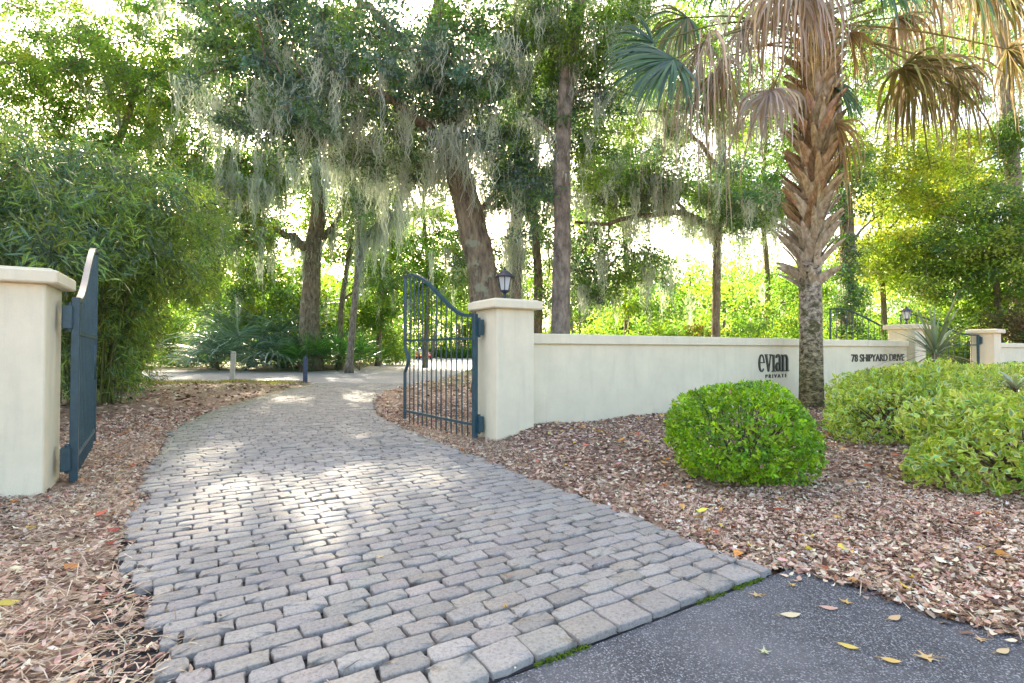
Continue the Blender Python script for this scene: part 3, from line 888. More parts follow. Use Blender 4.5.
# pine
tree('pine_tree', 'tall straight pine trunk rising right of the near lamp', 'trees beyond the entrance wall',
     ([at(559, 400, 14) * (1, 1, 0), at(560, 300, 14), at(562, 230, 14), at(562, 150, 14), at(568, 70, 14), at(580, 0, 14), at(594, -70, 14)], .27, .17),
     [([at(566, 95, 14), at(600, 85, 14.4), at(640, 95, 14.8)], .06, .02), ([at(563, 150, 14), at(540, 120, 13.6), at(515, 110, 13.4)], .05, .02),
      ([at(574, 30, 14), at(540, 0, 13.5), at(505, -10, 13)], .06, .02), ([at(580, 0, 14), at(620, -20, 14.4), at(650, -10, 14.6)], .06, .02)],
     [pb(545, 45, 14, 45, 40, 1.5, 26), pb(612, 60, 14.5, 40, 45, 1.5, 30), pb(630, 0, 14.5, 60, 35, 1.8, 30), pb(580, -70, 14, 90, 40, 2.5, 34), pb(600, 150, 14.8, 30, 40, 1.2, 14)],
     (130, .5, .13, .04), G_MID + G_LIGHT[:2], bark='pine_bark', moss=70, moss_len=(.4, 1.4))

# oak across the street on the left
tree('live_oak', 'spreading oak with a stout upright trunk among the fan palms across the street', 'moss-hung oaks',
     ([at(311, 362, 34) * (1, 1, 0), at(309, 330, 34), at(311, 285, 34), at(313, 245, 34), at(318, 215, 34), at(316, 170, 33), at(310, 130, 33)], .66, .35),
     [([at(312, 252, 34), at(292, 238, 33), at(268, 228, 32), at(250, 214, 31), at(236, 190, 30)], .34, .10),
      ([at(262, 226, 32), at(225, 205, 31), at(198, 180, 30), at(165, 150, 29), at(140, 118, 28)], .26, .07),
      ([at(165, 150, 29), at(150, 110, 28.5), at(146, 80, 28)], .1, .04), ([at(316, 190, 33.5), at(345, 165, 34), at(375, 150, 34)], .2, .06),
      ([at(313, 245, 34), at(335, 222, 34), at(348, 195, 34), at(352, 160, 34)], .2, .06), ([at(310, 140, 33), at(285, 100, 32), at(250, 80, 31)], .16, .05),
      ([at(268, 228, 32), at(240, 232, 30), at(205, 228, 29)], .12, .04)],
     [pb(310, 150, 32, 90, 60, 4, 60), pb(180, 165, 29, 75, 45, 3, 46), pb(140, 95, 28, 60, 45, 3, 40), pb(240, 175, 30, 60, 40, 3, 34), pb(370, 150, 34, 60, 50, 3, 36),
      pb(225, 235, 29.5, 50, 18, 2, 18), pb(240, 80, 31, 80, 50, 3, 44), pb(340, 60, 33, 90, 60, 4, 46)],
     (110, 1.0, .22, .10), G_MID + G_LIGHT, moss=170, moss_len=(1.2, 4.0), moss_wd=.045, twig_r=.035, base_flare=1.35,
     moss_pts=[(300, 160, 30, 65, 2, 50, 1.2, 4.2), (225, 180, 29, 45, 1.5, 40, 1.0, 4.0)])

tree('slender_tree', 'slender leaning ochre trunk to the right of the stout oak across the street', 'slim trees across the street',
     ([at(349, 363, 31) * (1, 1, 0), at(353, 320, 31), at(357, 270, 31), at(359, 220, 31), at(362, 160, 31)], .21, .12),
     [([at(358, 240, 31), at(385, 215, 31), at(400, 200, 30.5)], .07, .03)], [pb(375, 200, 31, 40, 40, 2, 22)], (100, .9, .2, .09), G_MID + G_LIGHT, bark='pine_bark', moss=40, moss_len=(1, 4), moss_wd=.04, twig_r=.03)
tree('slender_tree', 'dark thin trunk with a side limb just left of the ochre trunk', 'slim trees across the street',
     ([at(339, 362, 36) * (1, 1, 0), at(341, 310, 36), at(346, 270, 36), at(352, 230, 36)], .22, .13),
     [([at(342, 300, 36), at(370, 282, 36), at(400, 268, 36)], .09, .03)], [pb(390, 285, 36, 30, 25, 2, 18), pb(350, 220, 36, 40, 30, 2, 16)], (100, .9, .2, .09), G_MID, moss=10, moss_len=(1, 3), moss_wd=.04, twig_r=.03)

# right-hand oak with the horizontal limb over the wall
tree('live_oak', 'thin grey trunk with a level mossy limb, standing beyond the middle of the wall', 'moss-hung oaks',
     ([at(717, 392, 20) * (1, 1, 0), at(716, 330, 20), at(717, 280, 20), at(718, 230, 20), at(724, 180, 20), at(720, 120, 19.5)], .17, .12),
     [([at(718, 232, 20), at(690, 215, 19), at(650, 214, 18.3), at(610, 222, 18), at(575, 222, 18)], .13, .05),
      ([at(690, 215, 19), at(670, 190, 18.5), at(655, 170, 18.2)], .07, .03), ([at(720, 210, 20), at(755, 205, 20), at(790, 215, 20)], .09, .03),
      ([at(722, 170, 20), at(690, 130, 19.6), at(660, 110, 19.4)], .09, .03)],
     [pb(650, 185, 18.5, 70, 22, 1.8, 36), pb(715, 205, 19.5, 60, 28, 1.8, 32), pb(775, 190, 20, 50, 40, 2, 28), pb(640, 262, 19, 40, 26, 1.5, 16),
      pb(690, 100, 19.5, 90, 50, 3, 46), pb(610, 180, 18, 40, 30, 1.5, 14), pb(590, 270, 19, 28, 36, 1.5, 16)],
     (120, .62, .15, .065), G_DEEP[1:] + G_MID, moss=150, moss_len=(.5, 2.2), moss_wd=.028, twig_r=.022, base_flare=1.2)

# ivy-covered dark trunk behind the palm, bright maples, pine at far right
tree('vine_clad_tree', 'dark vine-covered trunk just right of the palm, behind the raised gate leaf', 'trees beyond the entrance wall',
     ([at(842, 372, 24) * (1, 1, 0), at(846, 300, 24), at(848, 230, 24), at(840, 150, 24), at(836, 70, 24), at(830, 0, 24)], .36, .2),
     [([at(846, 260, 24), at(862, 230, 24), at(880, 215, 24)], .08, .03)],
     [pb(846, 290, 23.6, 14, 60, .5, 24), pb(850, 200, 23.6, 22, 50, .8, 22), pb(830, 20, 24, 70, 50, 2.5, 30), pb(880, 60, 24, 50, 50, 2.5, 20)],
     (90, .6, .15, .075), G_DEEP + G_MID, bark='oak_bark', moss=10, twig_r=.02)
tree('maple_tree', 'bright yellow-green backlit tree above the far gate', 'trees beyond the far gate',
     ([at(885, 372, 27) * (1, 1, 0), at(884, 300, 27), at(880, 240, 27), at(888, 170, 27), at(892, 120, 27)], .15, .08),
     [([at(882, 240, 27), at(915, 200, 27), at(940, 180, 27)], .07, .03), ([at(884, 200, 27), at(860, 170, 27), at(850, 140, 27)], .06, .03)],
     [pb(890, 175, 27, 50, 50, 2.5, 60), pb(930, 200, 27, 45, 45, 2.5, 46), pb(890, 255, 26.5, 45, 35, 2, 44), pb(945, 150, 28, 40, 35, 2, 24)],
     (110, .8, .17, .10), G_GOLD, leafm='leaf_bright', twig_r=.025, base_flare=1.2)
tree('pine_tree', 'ivy-clad trunk rising above the greenery at the right edge', 'trees beyond the far gate',
     ([at(1018, 372, 26) * (1, 1, 0), at(1018, 250, 26), at(1014, 150, 26), at(1008, 80, 26), at(1004, 0, 26)], .36, .28),
     [([at(1014, 150, 26), at(985, 160, 26), at(950, 172, 26)], .07, .03)],
     [pb(1012, 140, 25.6, 12, 40, .5, 22), pb(1000, 0, 26, 60, 40, 3, 26), pb(1040, 80, 26, 40, 60, 3, 22)], (90, .6, .15, .08), G_MID, bark='pine_bark', twig_r=.02)
tree('broadleaf_tree', 'dense mid-green tree at the right edge above the plain pillar', 'trees beyond the far gate',
     ([at(1000, 372, 24) * (1, 1, 0), at(998, 300, 24), at(992, 240, 24), at(985, 200, 24)], .16, .07),
     [([at(996, 270, 24), at(1020, 230, 24), at(1040, 200, 24)], .07, .03), ([at(992, 240, 24), at(960, 220, 24), at(940, 215, 24)], .05, .02)],
     [pb(1000, 230, 24, 45, 45, 2.2, 60), pb(955, 265, 25, 45, 40, 2.2, 60), pb(1040, 250, 23, 50, 70, 2, 40), pb(1000, 300, 25, 50, 35, 2, 44)],
     (110, .75, .16, .09), G_MID + G_LIGHT + G_GOLD[2:], leafm='leaf', twig_r=.02, base_flare=1.2)
# airy pale tree top left
tree('broadleaf_tree', 'airy pale-green tree against the white sky behind the bamboo', 'trees across the street',
     ([at(60, 365, 24) * (1, 1, 0), at(70, 280, 24), at(90, 200, 24), at(120, 130, 24), at(140, 60, 24)], .3, .1),
     [([at(90, 200, 24), at(60, 140, 23), at(30, 90, 22)], .12, .03), ([at(120, 130, 24), at(100, 70, 23), at(90, 10, 22)], .1, .03), ([at(128, 100, 24), at(170, 60, 24), at(210, 40, 24)], .09, .03)],
     [pb(130, 60, 23, 70, 50, 2.5, 40), pb(60, 110, 22.5, 50, 50, 2.5, 28), pb(20, 70, 22, 40, 50, 2.5, 14), pb(190, 40, 24, 50, 45, 2, 34), pb(110, 150, 24, 60, 35, 2, 30), pb(40, 40, 23, 60, 30, 2.5, 26), pb(110, 10, 24, 80, 25, 2.5, 34), pb(180, 100, 25, 50, 40, 2, 30), pb(10, 110, 22, 40, 40, 2, 30), pb(60, 70, 21, 60, 40, 2, 30)],
     (90, .7, .17, .075), G_LIGHT + G_MID, leafm='leaf_bright', moss=26, moss_len=(.8, 2.6), moss_wd=.03, twig_r=.022)

for (lab, grp, px, Yd, r, blobs, cols, lm, ms) in [
    ('bright leafy tree seen through and above the near gate', 'leafy trees beyond the entrance wall', 425, 40, .22, [pb(425, 220, 40, 50, 55, 4, 60), pb(440, 290, 40, 45, 40, 3, 40), pb(400, 130, 40, 60, 50, 4, 44)], G_LIGHT + G_MID, 'leaf_bright', 40),
    ('light green tree between the pine and the thin grey trunk', 'leafy trees beyond the entrance wall', 625, 30, .2, [pb(620, 130, 30, 60, 55, 3, 60), pb(640, 300, 30, 50, 22, 3, 24), pb(600, 215, 30, 40, 50, 3, 36), pb(660, 60, 30, 60, 50, 3, 50)], G_LIGHT + G_MID, 'leaf_bright', 70),
    ('green tree showing between the palm trunk and its hanging left fronds', 'leafy trees beyond the entrance wall', 765, 31, .2, [pb(770, 120, 31, 50, 60, 3, 50), pb(740, 200, 31, 50, 40, 3, 36), pb(790, 290, 31, 35, 26, 3, 24), pb(720, 30, 31, 60, 50, 3, 40)], G_LIGHT + G_MID, 'leaf_bright', 50),
    ('tall pale tree behind the hanging right-hand fronds of the palm', 'leafy trees beyond the far gate', 955, 34, .22, [pb(955, 60, 34, 60, 50, 3, 34), pb(900, 30, 34, 50, 50, 3, 28), pb(970, 180, 34, 50, 40, 3, 40), pb(850, 110, 34, 40, 60, 3, 30)], G_LIGHT, 'leaf_bright', 20),
    ('dense light-green tree between the bamboo and the stout oak', 'leafy trees across the street', 215, 40, .25, [pb(215, 260, 40, 70, 60, 4, 70), pb(150, 230, 40, 50, 50, 4, 40), pb(270, 300, 38, 50, 40, 3, 46), pb(250, 200, 40, 60, 50, 4, 40)], G_LIGHT + G_MID, 'leaf', 50),
    ('mid-green tree behind the thin trunks left of the near gate', 'leafy trees across the street', 378, 44, .25, [pb(378, 260, 44, 40, 55, 4, 46), pb(350, 315, 44, 40, 25, 3, 30), pb(340, 200, 44, 50, 60, 4, 46)], G_MID + G_LIGHT, 'leaf_bright', 40),
    ('tall oak in the gap between the leaning oak and the pine', 'leafy trees beyond the entrance wall', 535, 24, .26, [pb(535, 70, 24, 55, 70, 3, 46), pb(500, 130, 24, 40, 60, 2.5, 36), pb(545, 240, 24, 28, 70, 2, 36), pb(470, 260, 26, 40, 40, 2.5, 30)], G_DEEP + G_MID, 'leaf', 80)]:
    top = at(px, blobs[0][0][2] * 0 + 120, Yd)
    tree('broadleaf_tree', lab, grp, ([at(px, 360, Yd) * (1, 1, 0), at(px + 3, 280, Yd), at(px - 2, 200, Yd), at(px + 5, 120, Yd)], r, r * .4),
         [([at(px, 220, Yd), at(px - 25, 180, Yd), at(px - 45, 150, Yd)], r * .4, .03), ([at(px, 190, Yd), at(px + 25, 150, Yd), at(px + 40, 110, Yd)], r * .4, .03)],
         blobs, (90, .028 * Yd, .0072 * Yd, .0038 * Yd), cols, leafm=lm, moss=ms, moss_len=(1, 3), moss_wd=.0013 * Yd, twig_r=.02, base_flare=1.2)

# ------------------------------------------------------------------ far woods as one mass
gw = Geo(); gt = Geo()
cl = []
for i in range(150):
    x = rng.uniform(-75, 85); y = rng.uniform(46, 88)
    if -13 < x < 6 and y < 86: y = rng.uniform(86, 95)
    if in_poly(np.array([x]), np.array([y]), SP)[0]: y = 86 + rng.uniform(0, 12)
    h = rng.uniform(9, 20)
    gt.tube([(x, y, -.1), (x + rng.normal() * .3, y, h * .5), (x + rng.normal() * .8, y, h * .9)], [.28, .2, .08], 6)
    n = int(rng.integers(10, 18))
    r = rng.uniform(2.0, 3.6)
    c = np.array([x, y, h * .72]) + unit(rng.normal(size=(n, 3))) * rng.random((n, 1)) ** .5 * np.array([r, r, h * .30])
    cl.append(c)
cl = np.vstack(cl)
clump_leaves(gw, cl, 1.5, 52, .42, .24, G_MID + G_LIGHT, .7)
nx = 2600; xx = rng.uniform(-80, 95, nx); yy = rng.uniform(88, 100, nx); zz = rng.uniform(0, 1, nx) ** 1.2 * (16 + 6 * np.sin(xx * .21) + 4 * np.sin(xx * .53 + 1))
clump_leaves(gw, np.stack([xx, yy, zz], 1), 2.0, 60, .55, .3, G_MID + G_LIGHT, .7)
nx = 900; xx = rng.uniform(6, 75, nx); yy = rng.uniform(38, 44, nx) ; zz = rng.uniform(0, 1, nx) ** 1.3 * (7 + 3 * np.sin(xx * .4))
kk = ~in_poly(xx, yy, SP); clump_leaves(gw, np.stack([xx, yy, zz], 1)[kk], 1.1, 60, .26, .15, G_MID + G_LIGHT, .7)
und = np.stack([rng.uniform(-70, 85, 420), rng.uniform(86, 92, 420), rng.uniform(.3, 4.5, 420)], 1)
clump_leaves(gw, und, 1.4, 70, .36, .2, G_MID + G_LIGHT, .7)
wd = gw.build('distant_woods', [M['leaf_bright']])
tag(wd, 'pale green woods far behind the street', 'woods', kind='stuff')
wt = gt.build('trunks', M['oak_bark'], wd)

# ------------------------------------------------------------------ understory shrubs
rng = np.random.default_rng(77)
def shrub(name, label, group, x, y, rx, ry, h, n, leaf, cols, leafm='leaf', z0=.15, stems=8, dome=True):
    base = np.array([x, y, float(ground_h(x, y))])
    t = thing(name, label, 'shrub', base, group)
    p = unit(rng.normal(size=(n, 3))); p[:, 2] = np.abs(p[:, 2]) if dome else p[:, 2]
    p *= rng.uniform(.35, 1, (n, 1)) ** .5
    cen = base + np.array([0, 0, z0]) + p * np.array([rx, ry, h])
    g = Geo(); per, cr_, L, W = leaf
    clump_leaves(g, cen, cr_ * rng.uniform(.7, 1.3, n), per, L, W, cols, .75)
    g.build('foliage', M[leafm], t, base)
    g = Geo()
    for i in rng.integers(0, n, stems):
        q = smooth_pts([base + np.array([rng.normal() * .1, rng.normal() * .1, -.05]), base + (cen[i] - base) * np.array([.4, .4, .6]), cen[i]], 6)
        g.tube(q, np.linspace(.03, .01, len(q)), 5)
    g.build('stems', M['twig'], t, base)
    return t

for (lab, px, Yd, rx, ry, h, n, cols) in [
    ('rounded light-green bush beyond the wall right of the pine', 590, 26, 2.4, 1.6, 2.0, 60, G_LIGHT),
    ('leafy green bush beyond the wall left of the thin grey trunk', 655, 25, 2.4, 1.6, 2.3, 70, G_MID + G_LIGHT),
    ('reddish-tinged bush behind the thin grey trunk', 700, 27, 1.6, 1.3, 2.6, 46, [(.26, .16, .06), (.20, .19, .05), (.14, .16, .05)]),
    ('wide bright bush beyond the wall just left of the palm', 770, 23, 2.6, 1.8, 3.2, 110, G_MID + G_LIGHT),
    ('dark leafy bush behind the raised gate leaf', 850, 23, 2.4, 1.6, 2.4, 70, G_MID + [(.05, .08, .04)]),
    ('tangled green bush behind the small distant lantern', 925, 24.5, 2.8, 1.5, 3.2, 110, G_MID + G_LIGHT),
    ('brown twiggy bush at the right edge above the end wall', 1012, 22, 1.5, 1.2, 3.6, 50, [(.16, .11, .07), (.2, .13, .09), (.10, .11, .05)]),
    ('low green bush at the right edge just over the end wall', 1045, 25, 2.5, 1.4, 2.0, 60, G_MID)]:
    shrub('understory_bush', lab, 'bushes beyond the entrance wall', (px - 512) / 512 * Yd, Yd, rx, ry, h, n, (90, .5, .14, .08), cols, 'leaf_bright')
for (lab, x, y, rx, ry, h, n, cols) in [
    ('broad dark-green thicket behind the fan palms', -20, 42, 6, 2.5, 5.5, 130, G_MID),
    ('sunlit bush behind the ochre trunk across the street', -13.5, 48, 4.0, 2.5, 5.0, 100, G_LIGHT + G_MID),
    ('thicket left of the fan palms at the edge of the bamboo', -31, 42, 7, 2.5, 5.5, 120, G_MID + G_LIGHT)]:
    shrub('thicket', lab, 'thickets across the street', x, y, rx, ry, h, n, (110, 1.0, .26, .13), cols, 'leaf')
# clipped low hedge far along the street
g = Geo(); n = 260
p = np.stack([rng.uniform(-17, -6, n), rng.uniform(87, 88.2, n), rng.uniform(.1, 1.6, n)], 1)
clump_leaves(g, p, .6, 50, .22, .14, G_LIGHT, .8)
tag(g.build('roadside_hedge', M['leaf_bright'], origin=(-11.5, 87.5, 0)), 'low light-green hedge far up the street left of the iron gate', 'hedge')

# ------------------------------------------------------------------ bamboo
def bamboo(label, x, y, ncane, height, spread, lean, seed, per=34, cols=None, dens=1.0):
    base = np.array([x, y, float(ground_h(x, y))])
    t = thing('bamboo_clump', label, 'bamboo', base, 'bamboo behind the left gate')
    gc = Geo(); gl = Geo(); tips = []; dirs = []
    for i in range(ncane):
        a = rng.uniform(0, 2 * pi); r = rng.uniform(0, 1) ** .6 * spread * .35
        b = base + np.array([cos(a) * r, sin(a) * r, -.05])
        out_ = np.array([cos(a), sin(a), 0]) * spread * rng.uniform(.3, 1.0) + np.array([lean[0], lean[1], 0]) * rng.uniform(.2, 1)
        h = height * rng.uniform(.55, 1.0)
        q = smooth_pts([b, b + out_ * .18 + np.array([0, 0, h * .45]), b + out_ * .55 + np.array([0, 0, h * .85]), b + out_ * 1.0 + np.array([0, 0, h * .93]), b + out_ * 1.35 + np.array([0, 0, h * .80])], 18)
        gc.tube(q, np.linspace(.02, .004, len(q)), 5, tint=palette(1, [(1, 1, 1)], .2)[0], cap=False)
        m = len(q)
        for k in range(int(per * dens)):
            f = rng.uniform(.02, 1) ** .85 * (m - 1); i0 = int(f); p = q[i0] + (q[min(i0 + 1, m - 1)] - q[i0]) * (f - i0)
            sd_ = unit(rng.normal(size=3) * np.array([1, 1, .4])); ln = rng.uniform(.15, .9)
            e = p + sd_ * ln + np.array([0, 0, -.15 * ln])
            tips.append(e); dirs.append(sd_)
            if k % 3 == 0: gc.tube([p, (p + e) / 2 + np.array([0, 0, .05]), e], [.006, .004, .003], 3, cap=False)
    tips = np.array(tips); dirs = np.array(dirs); n = len(tips); per_ = 15
    Nt = n * per_
    c = np.repeat(tips, per_, 0) + rng.normal(size=(Nt, 3)) * .11
    d = unit(np.repeat(dirs, per_, 0) * .8 + rng.normal(size=(Nt, 3)) * .55 + np.array([0, 0, -.55]))
    tint = 1.25 * np.repeat(palette(n, cols or [(.10, .19, .055), (.13, .23, .06), (.07, .16, .09), (.20, .28, .065), (.16, .25, .075)], .25), per_, 0) * (1 + rng.normal(size=(Nt, 1)) * .15)
    L = rng.uniform(.13, .29, Nt)
    gl.leaves(c, d, unit(rng.normal(size=(Nt, 3)) + np.array([0, 0, .8])), L, L * .15, np.clip(tint, .01, .6), .1, wide=.4)
    gl.build('leaves', M['bamboo_leaf'], t, base)
    gc.build('canes', M['cane'], t, base)
    return t
bamboo('tall blue-green bamboo clump directly behind the leftmost pillar', -10.2, 9.6, 60, 6.0, 1.9, (1.0, -.4), 1, cols=[(.07, .14, .085), (.10, .19, .07), (.08, .15, .115), (.14, .23, .06)])
bamboo('arching bamboo clump showing above the edge-on gate', -10.4, 12.6, 56, 6.6, 1.9, (.9, -.3), 2)
bamboo('lighter green bamboo clump nearest the drive, its canes springing from the litter', -12.8, 16.4, 60, 6.4, 2.0, (.9, -.4), 3, cols=[(.16, .25, .06), (.20, .28, .065), (.11, .20, .055), (.14, .22, .07)])
bamboo('bamboo clump at the far left behind the tallest clump', -15.5, 12.5, 50, 7.6, 2.2, (.6, -.3), 4)
bamboo('small leafy bamboo clump at the edge of the street', -17.0, 20.4, 40, 5.4, 1.8, (.8, -.3), 5, cols=[(.18, .26, .06), (.15, .24, .055), (.12, .21, .07)])

# ------------------------------------------------------------------ fan-leaved palms
def fan(g, hast, out, L, n, spread, grav, cols, wd=.045, K=8, side=None, upv=None, tvar=.2, cup=.25, jit=.12, lenvar=.12, roll=0.0):
    out = unit(np.asarray(out, float))
    up = np.array([0, 0, 1.0]) if abs(out[2]) < .95 else np.array([1.0, 0, 0])
    side = unit(np.cross(out, up)); nor = np.cross(side, out)
    side, nor = side * cos(roll) + nor * sin(roll), nor * cos(roll) - side * sin(roll)
    a = np.linspace(-spread, spread, n) + rng.normal(size=n) * .03
    d = np.cos(a)[:, None] * out + np.sin(a)[:, None] * side + (cup * np.abs(np.sin(a / 2)))[:, None] * nor + rng.normal(size=(n, 3)) * jit * .5
    d = unit(d)
    Ls = L * (.72 + .28 * np.cos(a * .8)) * (1 + rng.normal(size=n) * lenvar)
    P = np.zeros((n, K, 3)); P[:, 0] = hast
    cur = d.copy()
    for k in range(1, K):
        P[:, k] = P[:, k - 1] + cur * (Ls / (K - 1))[:, None]
        f = grav * (k / K) * rng.uniform(.6, 1.4, (n, 1))
        cur = unit(cur + f * np.array([0, 0, -1.0]) + rng.normal(size=(n, 3)) * jit * .35)
    k = np.linspace(0, 1, K)
    W = wd * np.minimum(1, .35 + k * 3) * (1 - k ** 2.2) * rng.uniform(.8, 1.2, (n, 1)) + .002
    S = unit(np.cross(P[:, -1] - P[:, 0], nor) + rng.normal(size=(n, 3)) * .25 * L)[:, None, :]
    tint = palette(n, cols, tvar, .04)
    g.ribbons(P, W, S, tint)

GREENP = [(.07, .16, .085), (.085, .19, .08), (.11, .20, .10), (.08, .16, .12)]
OLIVEP = [(.20, .20, .08), (.24, .21, .10), (.16, .17, .06), (.28, .24, .13)]
DEADP = [(.40, .32, .24), (.48, .41, .34), (.33, .24, .16), (.52, .46, .40), (.28, .19, .11)]
GREYP = [(.52, .47, .42), (.58, .54, .48), (.44, .38, .32), (.38, .30, .22)]
TANP = [(.50, .38, .20), (.42, .30, .14), (.55, .44, .27)]

pb0 = np.array([6.33, 10.87, 0.0]); pb0[2] = ground_h(pb0[0], pb0[1])
PD = 10.87
palm = thing('cabbage_palm', 'tall cabbage palm with shaggy fronds standing in front of the wall', 'palm tree', pb0)
axis_ = smooth_pts([at(811, 412, PD), at(811, 330, PD), at(811, 250, PD), at(815, 170, PD), at(817, 100, PD), at(816, 40, PD), at(813, -25, PD)], 40)
g = Geo(); k = np.linspace(0, 1, len(axis_))
rad = .225 + .03 * np.exp(-k * 30) - .02 * k + rng.normal(size=len(axis_)) * .004
tt = sstep(2.6, .5, axis_[:, 2])[:, None] * rng.uniform(.75, 1.1, (len(axis_), 1)); tt = np.repeat((1 - tt) * np.array([1, 1, 1.0]) + tt * np.array([.62, .60, .30]), 18, 0)
g.tube(axis_, rad, 18, wob=.012, tint=np.vstack([tt, tt[:1], tt[-1:]])); g.build('trunk', M['palm_trunk'], palm, pb0, smooth=True)
# criss-cross leaf bases
g = Geo()
def axis_at(z):
    i = np.clip(np.searchsorted(axis_[:, 2], z), 1, len(axis_) - 1)
    f = (z - axis_[i - 1, 2]) / (axis_[i, 2] - axis_[i - 1, 2]); return axis_[i - 1] + (axis_[i] - axis_[i - 1]) * f
z0, z1 = 2.75, 7.75; nbt = 100
for i in range(nbt):
    if i < 9 and rng.random() < .55: continue
    f = i / nbt; z = z0 + (z1 - z0) * f; a = i * 2.39996
    c = axis_at(z); rd = np.array([cos(a), sin(a), 0]); td = np.array([-sin(a), cos(a), 0])
    low = f < .2
    ln = rng.uniform(.52, .70) * (.55 if i < 9 else 1); out_r = rng.uniform(.26, .36) if low else rng.uniform(.20, .30)
    tint = palette(1, [(1.5, 1.5, 1.5), (1.25, 1.22, 1.2)] if low else [(1.12, 1.0, .80), (.95, .82, .62), (1.4, 1.28, 1.05), (.62, .50, .36), (1.05, .82, .54)], .1)[0]
    for sgn in (-1, 1):       # the base splits in two prongs
        q = np.linspace(0, 1, 6); w1 = rng.uniform(.8, 1.2)
        pts = c + rd * (.19 + out_r * q ** 1.3)[:, None] + td * (sgn * (.02 + .36 * w1 * q))[:, None] + np.array([0, 0, 1.0]) * (ln * (q - .1) * (1 - .12 * q))[:, None]
        wd_ = np.array([.20, .20, .185, .155, .11, .04]) * rng.uniform(.85, 1.15); th = .018
        if not low and rng.random() < .3: wd_[-1] = .07
        T = unit(np.gradient(pts, axis=0)); Sd = unit(np.cross(T, rd + td * sgn * .25)); Nd = np.cross(Sd, T)
        V = np.stack([pts + Sd * wd_[:, None] / 2, pts + Nd * th, pts - Sd * wd_[:, None] / 2, pts - Nd * th * .6], 1)
        idx = np.arange(24).reshape(6, 4)
        F = np.stack([idx[:-1], np.roll(idx, -1, 1)[:-1], np.roll(idx, -1, 1)[1:], idx[1:]], -1).reshape(-1, 4)
        F = np.vstack([F, [[20, 21, 22, 23]], [[3, 2, 1, 0]]])
        g.add(V.reshape(-1, 3), tint, F)
g.build('leaf_bases', M['boot'], palm, pb0)
